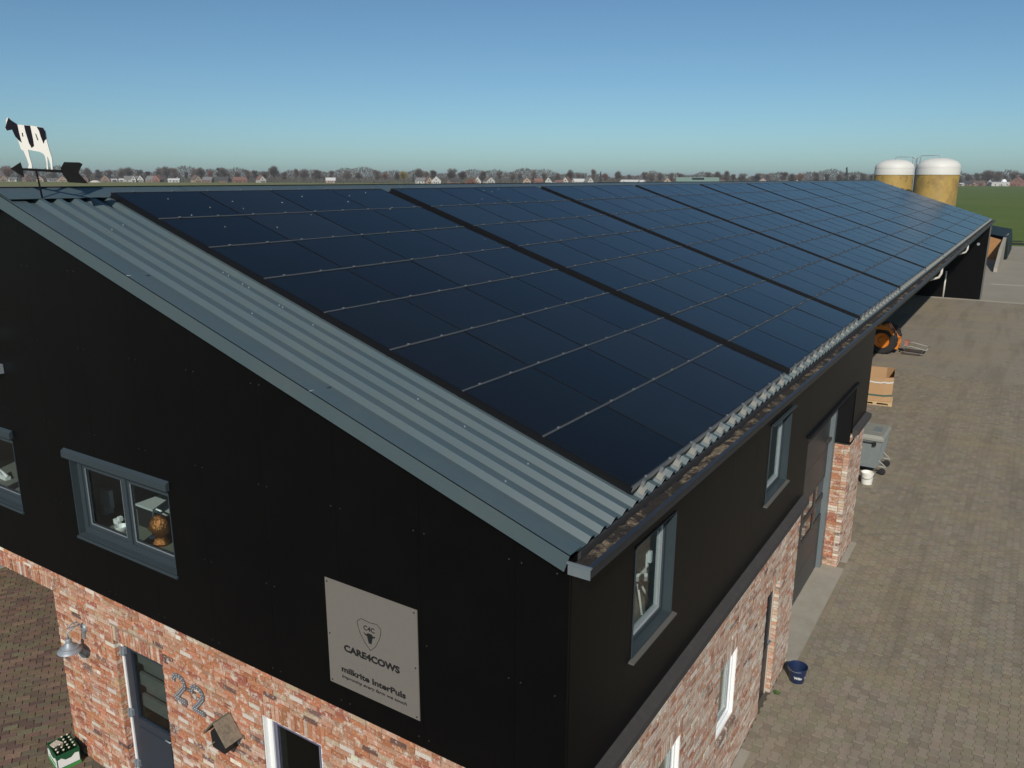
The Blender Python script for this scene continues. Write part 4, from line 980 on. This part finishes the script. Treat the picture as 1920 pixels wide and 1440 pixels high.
mb = MB(); mb.prism([(-.15, 1.15), (.10, 1.42), (.55, 1.42), (.9, 1.2), (.98, 1.0), (.86, 1.0), (.7, 1.2), (.2, 1.22)], -.84, -.42, 'y'); mb.build('mudguard', M_ORANGE, ld_)
mb = MB()
for xx, yy in ((-.9, -.45), (-.9, .45), (.05, -.45), (.05, .45)): mb.tube([(xx, yy, 1.1), (xx+.05, yy*.95, 2.3)], .04, 6)
mb.box(-.95, .15, -.5, .5, 2.3, 2.38); mb.build('cab_frame', M_BLACK, ld_)
mb = MB(); mb.prism([(.35, 1.35), (.62, 1.42), (1.20, .62), (1.15, .30), (.98, .30), (.95, .62)], -.28, -.16, 'y'); mb.prism([(.35, 1.35), (.62, 1.42), (1.20, .62), (1.15, .30), (.98, .30), (.95, .62)], .16, .28, 'y'); mb.box(1.0, 1.16, -.45, .45, .25, .75); mb.build('lift_arm', M_ORANGE, ld_)
gr = thing('bale_grab', (-1.95, 38.4, 0), 'rusty steel grab lying in front of the orange loader', 'attachment')
mb = MB()
for yy in (-.55, .55): mb.tube([(0, yy, .12), (.9, yy, .08), (1.0, yy, .30), (.3, yy, .42), (0, yy, .40)], .028, 6)
mb.tube([(1.0, -.55, .30), (1.0, .55, .30)], .03, 6); mb.tube([(.0, -.55, .40), (0, .55, .40)], .03, 6); mb.build('hoop_frame', M_HOOK, gr)
mb = MB(); mb.box(-.05, .75, -.6, .6, .02, .10)
for k in range(7): mb.tube([(.1, -.5+k*.165, .1), (.8, -.5+k*.165, .05)], .03, 5)
mb.build('tine_bed', mat('rusty_steel', (.06, .045, .035), .8), gr)
mb = MB(); mb.box(-.02, .14, -.2, .2, .38, .62); mb.build('coupler', mat('faded_red', (.35, .12, .09), .6), gr)

# --- bottle crate
cr = thing('bottle_crate', (-7.93, -.24, ZL), 'green beer crate with white label and bottles on the clinker paving', 'crate', rz=math.radians(-12))
CL, CWd, CH = .40, .30, .26
mb = MB()
for (x0, x1, y0, y1) in ((-CL/2, CL/2, -CWd/2, -CWd/2+.012), (-CL/2, CL/2, CWd/2-.012, CWd/2), (-CL/2, -CL/2+.012, -CWd/2+.012, CWd/2-.012), (CL/2-.012, CL/2, -CWd/2+.012, CWd/2-.012)): mb.box(x0, x1, y0, y1, .05, CH)
mb.box(-CL/2+.012, CL/2-.012, -CWd/2+.012, CWd/2-.012, .05, .06)
for k in range(1, 5): mb.box(-CL/2+k*.08-.002, -CL/2+k*.08+.002, -CWd/2+.013, CWd/2-.013, .06, .17)
mb.build('crate_body', M_GREEN, cr)
mb = MB(); mb.box(-CL/2-.003, CL/2+.003, -CWd/2-.003, CWd/2+.003, 0, .05); mb.build('crate_base', M_GREENL, cr)
lab = [(-.19, .06), (.19, .06), (.19, .19), (.12, .20), (.05, .155), (-.05, .155), (-.12, .20), (-.19, .19)]
mb = MB(); mb.prism(lab, -CWd/2-.003, -CWd/2-.0005, 'y'); mb.build('label_panel', M_WHITE, cr)
mb = MB(); mb.prism([(x*.72, z) for x, z in lab][::-1], -CL/2-.003, -CL/2-.0005, 'x'); mb.build('label_panel', M_WHITE, cr)
mb = MB(); mb.prism([(x*.72, z) for x, z in lab], CL/2+.0005, CL/2+.003, 'x'); mb.build('label_panel', M_WHITE, cr)
flat_panels_text('Grolsch', .075, M_GREENL, cr, (-.13, -CWd/2-.004, .085), RX, shear=.2, width=.27, offset=.001)
for i in range(5):
    for jx in range(4):
        if i < 2 and jx < 2: continue
        bt = thing('bottle', (-7.93, -.24, ZL), '', '') if False else None
k = 0
crm = Matrix.Translation((-7.93, -.24, ZL)) @ Matrix.Rotation(math.radians(-12), 4, 'Z')
mbb = MB(); mbb.lathe([(0, 0), (.028, 0), (.03, .01), (.03, .13), (.022, .165), (.0125, .185), (.012, .225)], 12); me_b = mbb.mesh('bottle_glass', M_BOTTLE)
mbb = MB(); mbb.lathe([(.014, .222), (.0145, .234), (.011, .238), (0, .239)], 12); me_c = mbb.mesh('cap', M_CAP)
for i in range(5):
    for jx in range(4):
        if i < 2 and jx < 2: continue
        q = crm @ Vector((-.155+i*.0775, -.108+jx*.072, .062))
        bt = thing('bottle', q, 'green beer bottle standing in the green crate', 'bottle', 'bottles in the green crate')
        link('bottle_body', me_b, bt); link('cap', me_c, bt)
q = crm @ Vector((-.11, -.06, .20))
pk = thing('carton', q, 'torn pale cardboard pack lying on the bottles in the crate', 'carton', rz=math.radians(10))
mb = MB(); taper(mb, -.075, .075, -.07, .07, 0, -.06, .07, -.06, .06, .055); mb.build('carton_body', mat('pale_carton', (.5, .42, .33), .8, noise=[(40, .7, (.6, .58, .52), .5, .6)]), pk)

# --- weeds at the wall foot
for (x, y, nm) in ((.10, 7.22, 'green weed tuft at the foot of the side door pier'), (.14, 4.55, 'tiny weed at the foot of the side brick wall')):
    wd = thing('weed', (x, y, 0), nm, 'weed')
    mb = MB()
    for k in range(26):
        a = random.uniform(0, 2*PI); r = random.uniform(.01, .06); h = random.uniform(.02, .07)
        n = mb.add([(r*.4*math.cos(a), r*.4*math.sin(a), 0), (r*math.cos(a+.3), r*math.sin(a+.3), h), (1.2*r*math.cos(a), 1.2*r*math.sin(a), h*.9), (r*math.cos(a-.3), r*math.sin(a-.3), h*.6)]); mb.face((n, n+1, n+2, n+3))
    mb.build('leaves', mat('weed_green', (.06, .12, .03), .8), wd)

# ================================================================== BEHIND THE BARN
def silo(x, y, hook, label):
    s = thing('silo', (x, y, 0), label, 'silo', 'feed silos')
    R_ = 1.85
    mb = MB(); mb.lathe([(.25, 1.2), (R_, 3.2), (R_, 8.75)], 48); mb.build('silo_body', M_SILO, s)
    mb = MB(); mb.lathe([(R_+.02, 8.72), (R_+.02, 9.45), (R_*.97, 9.66), (R_*.82, 9.92), (R_*.55, 10.12), (R_*.25, 10.21), (0, 10.23)], 48); top = mb.build('silo_dome', M_SILOW, s)
    mb = MB(); mb.lathe([(R_+.045, 8.70), (R_+.045, 8.78)], 48); mb.lathe([(R_+.03, 9.3), (R_+.03, 9.34)], 48); mb.build('rim_band', M_SILOW, s)
    for k in range(4):
        a = PI/4+k*PI/2; mb = MB(); mb.tube([(R_*.95*math.cos(a), R_*.95*math.sin(a), 0), (R_*.95*math.cos(a), R_*.95*math.sin(a), 3.4)], .07, 6); mb.build('leg', M_GALV, s)
    d = Vector((hook, 0, 0))
    mb = MB(); mb.tube([(d.x*.1-.2*hook, -.3, 10.1), (d.x*.1, -.3, 10.45), (d.x*1.55, -.3, 10.42), (d.x*1.62, -.3, 9.6)], .035, 6)
    mb.tube([(d.x*1.5, -.3, 10.42), (d.x*1.86, -.3, 10.2), (d.x*1.9, -.3, 3.0)], .05, 6); mb.build('fill_pipe', M_GALV, s)
    return s
silo(-5.74, 82.05, -1, 'right feed silo, mustard yellow with white dome, beyond the barn end')
silo(-10.18, 87.17, 1, 'left feed silo, mustard yellow with white dome, beyond the barn end')
# silage clamp
cw = thing('silage_clamp', (0, 0, 0), 'concrete silage clamp with brown silage face beyond the barn', 'silage clamp')
mb = MB(); mb.prism([(82, 0), (82.1, .35), (88, 1.7), (97, 2.4), (103, 2.4), (103, 0)][::-1], -.05, .25, 'x'); mb.build('clamp_wall', M_CONC, cw)
mb = MB(); mb.prism([(-6.0, 0), (-.08, 0), (-.08, 2.0), (-2.2, 2.6), (-6.0, 2.75)], 96.0, 112, 'y'); mb.build('silage_heap', M_SILAGE, cw)
mb = MB(); seg = 10
pr = [(-6.2, 3.0), (-2.2, 2.85), (-.3, 2.45), (.28, 2.42), (.42, 1.7), (.5, .8), (.55, 0)]
rows = [mb.add([(x, yy+random.uniform(-.2, .2), z+random.uniform(-.06, .06)) for x, z in pr]) for yy in (96.3, 98, 100, 102, 104, 106, 108, 110, 112.5)]
for r0, r1 in zip(rows, rows[1:]):
    for i in range(len(pr)-1): mb.face((r0+i, r0+i+1, r1+i+1, r1+i), sm=True)
n = mb.add([(.27, 96.25, 0), (.27, 96.25, 2.1)]); r0 = rows[0]
mb.face((n, r0+6, r0+5, r0+4, r0+3, n+1)[::-1])
mb.build('cover_sheet', M_TARP, cw)
for (u, v, wh) in ((1902, 450, 'farthest'), (1905, 454, 'middle one'), (1908, 456, 'nearest')):
    p = ground(u, v+3); gt = thing('metal_grate', (p.x, p.y, 0), 'dark steel grating strip on the concrete yard, '+wh+' of three', 'grating', 'gratings on the concrete yard')
    mb = MB()
    for k in range(5): mb.box(-1.0, 1.0, k*.25, k*.25+.12, .0, .06)
    mb.build('bars', M_RUBBER, gt)

# ================================================================== TREES AND VILLAGE
def bare_tree(seed, spread, ntw, conic=False):
    rnd = random.Random(seed); tr, cr_ = MB(), MB()
    def branch(p, d, L, r, lev):
        q = p+d*L
        if lev <= 2: tr.tube([p, (p+q)/2+Vector((rnd.uniform(-1, 1), rnd.uniform(-1, 1), 0))*L*.04, q], [r, r*.82, r*.62], 5 if lev < 2 else 4, cap=False)
        else:
            a = d.orthogonal().normalized(); a = (a*math.cos(lev*2.1)+d.cross(a)*math.sin(lev*2.1))
            n = cr_.add([p-a*r, p+a*r, q+a*r*.3, q-a*r*.3]); cr_.face((n, n+1, n+2, n+3))
        if lev >= 5: return
        nb_ = (5, 4, 4, 3, 2)[lev]
        for k in range(nb_):
            t = rnd.uniform(.55 if lev == 0 else .25, 1.0) if k else 1.0
            az = rnd.uniform(0, 2*PI); tilt = rnd.uniform(.35, .8)*spread
            o = d.orthogonal().normalized(); o = o*math.cos(az)+d.cross(o)*math.sin(az)
            nd = (d*math.cos(tilt)+o*math.sin(tilt)+Vector((0, 0, .12))).normalized()
            branch(p+d*L*t, nd, L*rnd.uniform(.58, .8), max(r*.58, .085), lev+1)
    branch(Vector((0, 0, 0)), Vector((0, 0, 1)), 4.0, .42, 0)
    return tr, cr_
TV = []
def twig_cloud(cr_, seed, n_, wide, hgt, base):
    """fine twigs through the whole crown, pointing outwards and up, thinning towards the outline"""
    rnd = random.Random(seed*31); lobes = []
    for k in range(9):
        a = rnd.uniform(0, 2*PI); rr = rnd.uniform(0, wide*.62); lobes.append((rr*math.cos(a), rr*math.sin(a), base+(hgt-base)*rnd.uniform(.25, .78), rnd.uniform(.30, .48)*wide))
    lobes.append((0, 0, base+(hgt-base)*.62, wide*.55))
    for k in range(n_):
        lx, ly, lz, lr = rnd.choice(lobes)
        d = Vector((rnd.gauss(0, 1), rnd.gauss(0, 1), rnd.gauss(0, .85))).normalized(); r = lr*rnd.random()**.45
        c = Vector((lx, ly, lz))+d*r
        L = rnd.uniform(.7, 1.7); dr = (Vector((c.x, c.y, (c.z-base)*.7)).normalized()+d*.7+Vector((0, 0, .35))).normalized()
        o = dr.orthogonal().normalized(); az = rnd.uniform(0, PI); o = (o*math.cos(az)+dr.cross(o)*math.sin(az))*rnd.uniform(.05, .10)
        n = cr_.add([c-o, c+o, c+dr*L]); cr_.face((n, n+1, n+2))
for sd_, spd, tw, wd_, bs_ in ((1, .8, M_TWIG, 6.2, 3.5), (2, .9, M_TWIG, 7.2, 3.0), (3, .65, M_TWIG, 4.6, 4.0), (4, .85, M_TWIG, 6.6, 2.5), (5, .75, M_TWIGR, 5.4, 2.5), (6, .9, M_TWIGY, 6.5, 2.5)):
    tr, cr_ = bare_tree(sd_, spd, 0)
    twig_cloud(cr_, sd_, 3600, wd_, 15.0, bs_)
    H = max(q[2] for q in cr_.v); TV.append((tr.mesh('trunk', M_BARK), cr_.mesh('crown', tw), H))
def conifer(seed):
    rnd = random.Random(seed); tr, cr_ = MB(), MB()
    tr.tube([(0, 0, 0), (0, 0, 14)], [.25, .05], 5)
    for k in range(900):
        h = rnd.uniform(1.5, 14.5)**1.0; rr = (15-h)*.24*rnd.uniform(.3, 1.05); a = rnd.uniform(0, 2*PI)
        c = Vector((rr*math.cos(a), rr*math.sin(a), h)); e = Vector((rnd.gauss(0, .4), rnd.gauss(0, .4), rnd.gauss(-.1, .2))); f = Vector((rnd.gauss(0, .3), rnd.gauss(0, .3), rnd.gauss(0, .15)))
        n = cr_.add([c, c+e, c+e+f, c+f]); cr_.face((n, n+1, n+2, n+3))
    return tr.mesh('trunk', M_BARK), cr_.mesh('crown', M_NEEDLE), 15.0
TV.append(conifer(3))
def plant(u, depth, h, var, label, group, wide=1.0):
    p = far(u, depth); t = thing('bare_tree' if var < 6 else 'conifer', p, label, 'tree', group, rz=random.uniform(0, 6.28))
    k = h/TV[var][2]; t.scale = (k*wide, k*wide, k)
    link('trunk', TV[var][0], t); link('crown', TV[var][1], t)
    return t
GT = 'bare trees along the horizon'
LB = 'bare brown tree in the row along the horizon'
tree_spots = [(16, 18), (40, 15), (70, 16), (100, 14), (165, 17), (185, 15), (205, 14), (228, 17), (243, 18), (262, 15), (278, 13), (300, 18), (312, 19), (329, 18), (350, 13), (366, 17), (377, 18), (395, 15), (415, 18), (424, 17), (445, 13), (465, 16), (478, 15), (495, 14), (515, 20), (533, 13), (556, 17), (570, 17), (590, 13), (598, 16), (622, 15), (650, 15), (672, 13), (708, 16), (722, 13), (745, 14), (785, 18), (800, 15), (812, 16), (845, 18), (868, 15), (905, 15), (936, 15), (960, 13), (975, 14), (1001, 16), (1020, 13), (1045, 13), (1069, 17), (1085, 13), (1112, 18), (1135, 14), (1159, 16), (1180, 12), (1208, 15), (1221, 14), (1237, 14), (1258, 14), (1275, 13), (1330, 15), (1345, 16), (1362, 17), (1375, 13), (1390, 14), (1420, 14), (1440, 13), (1470, 16), (1485, 14), (1500, 15), (1530, 16), (1550, 14), (1575, 14), (1600, 14), (1620, 15), (1634, 13), (1800, 12), (1815, 14), (1832, 16), (1845, 15), (1857, 19), (1870, 18), (1885, 14), (1900, 17), (1915, 16), (-20, 16), (-60, 15), (-110, 17), (1950, 16), (1990, 15), (2040, 17)]
TREES = []
for i, (u, h) in enumerate(tree_spots):
    TREES.append(plant(u, random.uniform(985, 1040), h*1.06, i*7 % 4 if i % 17 else 4, LB, GT, wide=random.uniform(.85, 1.35)))
plant(757, 970, 15, 5, 'yellowish willow tree standing out in the distant tree row', None, 1.2)
plant(1586, 990, 22, 6, 'lone dark pine rising above the distant tree row', None, .8)
for u, h, wh in ((1126, 15, 'tallest dark conifer right of the white houses'), (1093, 13, 'dark conifer among the white houses'), (775, 11, 'low dark conifer beside the yellowish willow'), (1280, 12, 'dark conifer behind the green farm building')): plant(u, 960, h, 6, wh, 'conifers along the horizon', .8)
sh = plant(880, 130, 8.9, 4, 'reddish bare shrub just showing above the barn ridge', None, .8)
for u, h, wh in ((700, 7.6, 'leftmost low'), (745, 7.5, 'second low'), (770, 7.4, 'third low'), (815, 7.6, 'rightmost low')): plant(u, 125, h, 4, wh+' reddish bush top peeping over the barn ridge', 'reddish bushes behind the barn', 1.4)
# the wood behind as one mass
mb = MB(); rnd = random.Random(11)
for k in range(90000):
    u = rnd.uniform(-260, 2180); dpt = rnd.uniform(1050, 1250)
    hmax = (14.5 if u < 1100 or u > 1420 else 11)+2.5*math.sin(u*.021)+2.0*math.sin(u*.057+1)+1.5*math.sin(u*.13)
    p = far(u, dpt); h = rnd.random()**1.15*hmax
    c = Vector((p.x, p.y, h)); e = Vector((rnd.gauss(0, 1.0), rnd.gauss(0, 1.0), rnd.uniform(1.0, 3.0))); f = Vector((rnd.gauss(0, .6), rnd.gauss(0, .6), rnd.gauss(0, .4)))
    n = mb.add([c, c+f, c+e]); mb.face((n, n+1, n+2))
tag(mb.build('distant_wood', M_WOODS), 'brown leafless wood along the horizon behind the houses', 'wood', kind='stuff')
mb = MB()
for k in range(9000):
    u = rnd.uniform(-260, 2180); dpt = rnd.uniform(935, 975)
    if rnd.random() < .5 and math.sin(u*.09)+math.sin(u*.031) < 0: continue
    p = far(u, dpt); h = rnd.random()*(2.0+1.2*math.sin(u*.05))
    c = Vector((p.x, p.y, h)); e = Vector((rnd.gauss(0, .7), rnd.gauss(0, .7), rnd.uniform(.4, 1.3))); f = Vector((rnd.gauss(0, .6), rnd.gauss(0, .6), rnd.gauss(0, .25)))
    n = mb.add([c, c+f, c+e]); mb.face((n, n+1, n+2))
tag(mb.build('garden_hedges', mat('hedge_mix', (.055, .05, .035), .95)), 'low dark garden hedges in front of the distant houses', 'hedge', kind='stuff')

def house(u, depth, w_, d_, h1, h2, wm, rm_, gable, label, chim=True, rz=0.0, group=None, nwin=2):
    p = far(u, depth); face = math.atan2((CAM-p).y, (CAM-p).x)+PI/2
    hs = thing('house', p, label, 'house', group, rz=face+rz)
    mb = MB(); W2_, D2 = w_/2, d_/2; e = .35
    if gable:      # gable end towards the camera (local -y)
        mb.prism([(-W2_, 0), (W2_, 0), (W2_, h1), (0, h2), (-W2_, h1)][::-1], -D2, D2, 'y')
    else:
        mb.prism([(-D2, 0), (D2, 0), (D2, h1), (0, h2), (-D2, h1)], -W2_, W2_, 'x')
    mb.build('wall', wm, hs)
    mb = MB(); a, b_ = (W2_, D2) if gable else (D2, W2_); ax = 'y' if gable else 'x'; k = (h2-h1)/a; t_ = .22
    for s in (1, -1):
        pts = [(s*(a+e), h1-e*k+.03), (0, h2+.03), (0, h2+t_+.03), (s*(a+e), h1-e*k+t_+.03)]
        mb.prism(pts if (s > 0) == (ax == 'x') else pts[::-1], -b_-e, b_+e, ax)
    rf = mb.build('roof', rm_, hs)
    if chim: mb = MB(); mb.box(-.35, .35, -.35, .35, h2-.6, h2+1.0); mb.build('chimney', M_HB[0], rf, (0, D2*.5, 0) if gable else (W2_*.55, 0, 0))
    front = -D2
    span = w_-1.6
    for i in range(nwin):
        xx = -span/2+span*(i+.5)/nwin
        mb = MB(); mb.box(xx-.6, xx+.6, front-.06, front+.02, .8, 2.2); mb.build('window', M_HWIN, hs)
    mb = MB(); mb.box(-.5, .5, front-.07, front+.02, 0, 2.1); mb.build('door', M_HDOOR, hs)
    if gable and h1 < h2-2: mb = MB(); mb.box(-.7, .7, front-.06, front+.02, h1+.4, h1+1.6); mb.build('window', M_HWIN, hs)
    return hs
B, R_, T_, W_, K_ = M_HB
D_, RR, BR, GR, LI, GN = M_HR
HS = [(5, 9, 9, 3, 7.5, T_, BR, 1, 'tan gabled house at the left edge of the horizon'),
      (24, 10, 6, 2.6, 4.5, W_, GR, 0, 'low pale annex beside the tan house at the left edge'),
      (51, 9, 9, 3.2, 8, B, BR, 1, 'brown brick gabled house under the weather vane arrow'),
      (78, 9, 8, 2.8, 6.5, T_, BR, 1, 'small tan house right of the weather vane pole'),
      (97, 12, 6, 2.3, 3.6, W_, GR, 0, 'low pale shed below the weather vane arrow shaft'),
      (117, 10, 8, 3, 6.5, T_, GR, 1, 'grey roofed house below the weather vane tail'),
      (161, 7, 8, 3, 7, B, BR, 1, 'small brown gabled house right of the weather vane tail'),
      (200, 12, 9, 3.2, 8.2, B, D_, 1, 'brown house with dark roof left of the white houses'),
      (213, 7, 6, 2.6, 3.6, W_, LI, 0, 'low white outbuilding beside the brown dark-roofed house'),
      (229, 7, 6, 2.5, 3.8, W_, LI, 0, 'small white shed left of the white farmhouse'),
      (246, 17, 8, 3.2, 6.8, W_, GR, 0, 'long white farmhouse in the left distance'),
      (250, 6, 10, 3.4, 7.5, W_, GR, 1, 'white cross gable of the long white farmhouse'),
      (264, 8, 9, 3.4, 8, W_, D_, 1, 'tall white gabled house right of the white farmhouse'),
      (283, 10, 8, 3, 7, K_, GR, 0, 'grey roofed house between white and red houses'),
      (296, 10, 9, 3.2, 8, R_, RR, 1, 'red brick gabled house in the left distance'),
      (326, 14, 6, 2.6, 4.2, W_, LI, 0, 'long low white building left of the tan house'),
      (333, 5, 7, 3, 6, W_, GR, 1, 'small white gable at the end of the low white building'),
      (368, 11, 9, 3, 8, T_, BR, 1, 'tan gabled house with brown roof in the left distance'),
      (390, 12, 8, 2.8, 6, B, GR, 0, 'grey roofed bungalow right of the tan gabled house'),
      (422, 12, 8, 2.8, 6.3, B, D_, 0, 'dark roofed brown house left of the red roofed one'),
      (449, 17, 8, 3, 6.3, R_, RR, 0, 'wide red roofed house in the left distance'),
      (489, 10, 9, 3.2, 8, W_, RR, 1, 'white and red gabled house standing alone before the trees'),
      (620, 12, 8, 3, 6, K_, LI, 0, 'pale pinkish house half hidden in trees'),
      (790, 14, 8, 3, 6.5, W_, GR, 0, 'white house left of the ridge shrub'),
      (803, 8, 8, 3, 7.5, T_, BR, 1, 'small tan gable between two pale houses'),
      (818, 12, 9, 3.4, 8.2, W_, LI, 1, 'pale gabled house left of the reddish shrub'),
      (850, 15, 8, 2.6, 5, B, D_, 0, 'low dark roofed house beside the reddish shrub'),
      (895, 9, 9, 3.2, 8, W_, GR, 1, 'white gabled house just right of the reddish shrub'),
      (917, 13, 9, 3.2, 7.5, W_, BR, 1, 'white house with brown roof right of the reddish shrub'),
      (990, 11, 9, 3.2, 7.5, T_, BR, 1, 'tan gabled house in the middle distance'),
      (1009, 11, 8, 3, 6.5, R_, RR, 0, 'red house in the middle distance'),
      (1032, 10, 9, 3.4, 8, W_, D_, 1, 'white gabled house with dark roof in the middle distance'),
      (1047, 12, 7, 2.6, 4.5, K_, RR, 0, 'low pinkish building right of the white dark-roofed house'),
      (1063, 9, 9, 3.2, 8, W_, RR, 1, 'white gabled house with red roof in the middle distance'),
      (1085, 16, 8, 2.8, 6, W_, LI, 0, 'long white building left of the bare round tree'),
      (1104, 9, 8, 3.2, 8, W_, GR, 1, 'white gabled house right of the long white building'),
      (1182, 24, 9, 3, 5.2, W_, LI, 0, 'very long low white barn in the middle distance'),
      (1203, 9, 7, 2.8, 5, W_, LI, 0, 'small white shed at the end of the long white barn'),
      (1252, 11, 9, 3, 8, T_, BR, 1, 'tan gabled farmhouse left of the green barn'),
      (1354, 9, 8, 2.6, 5.5, B, BR, 0, 'small brown shed right of the green barn'),
      (1434, 15, 10, 3, 8.6, K_, D_, 1, 'pinkish gabled house with dark roof beyond the ridge'),
      (1470, 12, 8, 2.6, 5, T_, GR, 0, 'low tan house right of the pinkish gabled house'),
      (1495, 10, 8, 2.8, 6.5, K_, BR, 1, 'small pinkish gable left of the silos'),
      (1619, 13, 7, 2.6, 4, W_, LI, 0, 'low white building just left of the silos'),
      (1715, 8, 8, 3, 6, W_, GR, 1, 'white house peeping between the two silos'),
      (1792, 9, 8, 3, 7, R_, BR, 1, 'reddish house just right of the silos'),
      (1804, 6, 6, 2.2, 3.2, W_, LI, 0, 'small low white shed right of the silos'),
      (1815, 12, 8, 2.8, 6, B, D_, 0, 'dark roofed brown house in the right distance'),
      (1828, 8, 8, 2.8, 6.2, T_, BR, 1, 'tan gabled house in the right distance'),
      (1840, 10, 8, 2.8, 5.8, R_, BR, 0, 'brown roofed red house in the right distance'),
      (1860, 7, 8, 3.2, 8, W_, D_, 1, 'white gable behind the long white hall on the right'),
      (1876, 25, 9, 3.8, 4.6, W_, LI, 0, 'long white flat hall at the right edge of the field'),
      (1896, 8, 8, 3, 6, B, D_, 1, 'small dark house left of the big red brick house'),
      (1909, 14, 10, 5.2, 9.5, R_, RR, 1, 'big red brick gabled house at the right edge')]
for (u, w_, d_, h1, h2, wm, rm_, gb, lab_) in HS:
    house(u, 950+random.uniform(-8, 8), w_*.9, d_, h1, h2, wm, rm_, bool(gb), lab_, chim=h2 > 5.5, rz=random.uniform(-.6, .6), nwin=3 if w_ > 13 else 2)
# green farm building with its own panels
p = far(1308, 900); fb = thing('farm_building', p, 'long green farm building with solar panels beyond the ridge', 'building', rz=math.atan2((CAM-p).y, (CAM-p).x)+PI/2)
mb = MB(); mb.prism([(-9, 0), (9, 0), (9, 4), (0, 8.2), (-9, 4)], -23, 23, 'x'); mb.build('wall', M_HGREEN, fb)
mb = MB()
for s in (1, -1): mb.prism(([(s*9.4, 3.85), (0, 8.25), (0, 8.5), (s*9.4, 4.1)])[::s], -23.4, 23.4, 'x')
mb.build('roof', GN, fb)
for kx in range(6):
    mb = MB(); mb.prism([(-2.0, 7.72), (-6, 5.85), (-6, 5.9), (-2, 7.77)], 0, 2.1, 'x'); mb.build('panel', M_PANEL, fb, (-4+kx*2.2-2, 0, .05))
for kx in range(8): mb = MB(); mb.box(-22+kx*6.1, -21.8+kx*6.1, -9.2, -9.02, 0, 4.0); mb.build('post', M_HOOK, fb)
dm = thing('white_tank', far(1883, 960), 'white domed tank behind the long white hall', 'tank')
mb = MB(); mb.lathe([(3.2, 0), (3.2, 5.2), (2.6, 6.6), (1.4, 7.8), (0, 8.2)], 20); mb.build('tank_shell', M_WHITE, dm)
tl = MB()
for xx in (14, 16, 38, 40, 62, 64, 86, 88):
    n = tl.add([(xx, 118.5, -.02), (xx+.6, 118.5, -.02), (xx*2.2+.9, 900, -.02), (xx*2.2, 900, -.02)]); tl.face((n, n+1, n+2, n+3))
tag(tl.build('tramlines', mat('bare_tracks', (.13, .115, .06), .95)), kind='structure')
cm = thing('soil_heap', far(178, 900), 'small pale heap in the field right of the weather vane', 'heap')
mb = MB(); mb.lathe([(6, 0), (4.5, 1.2), (2, 2.2), (0, 2.4)], 14); mb.build('heap', mat('pale_heap', (.5, .46, .4), .9), cm)

# each tree of the row is told apart by the house it stands behind or beside
used = set()
for t, (u, h) in zip(TREES, tree_spots):
    near_h = sorted(HS, key=lambda q: abs(q[0]-u))
    for q in near_h[:6]:
        d = u-q[0]; pos = 'right behind' if abs(d) < 7 else ('left of' if d < 0 else 'right of')
        words = q[8].split()
        lab_ = ('tall' if h >= 17 else 'low' if h <= 13 else 'middling')+' bare tree '+pos+' the '+' '.join(words[:9])
        if lab_ not in used: break
    used.add(lab_); t['label'] = ' '.join(lab_.split()[:16])

# ================================================================== HAZE
mb = MB(); mb.box(-6200, 6200, -6200, 6200, -1.2, 27)
hz = bpy.data.materials.new('haze_air'); hz.use_nodes = True; N = hz.node_tree.nodes; N.clear()
o = N.new('ShaderNodeOutputMaterial'); pv = N.new('ShaderNodeVolumePrincipled'); pv.inputs['Density'].default_value = 0.00014; pv.inputs['Color'].default_value = (.82, .88, .95, 1); pv.inputs['Anisotropy'].default_value = 0.1
hz.node_tree.links.new(pv.outputs[0], o.inputs['Volume'])
tag(mb.build('haze', hz), kind='stuff')
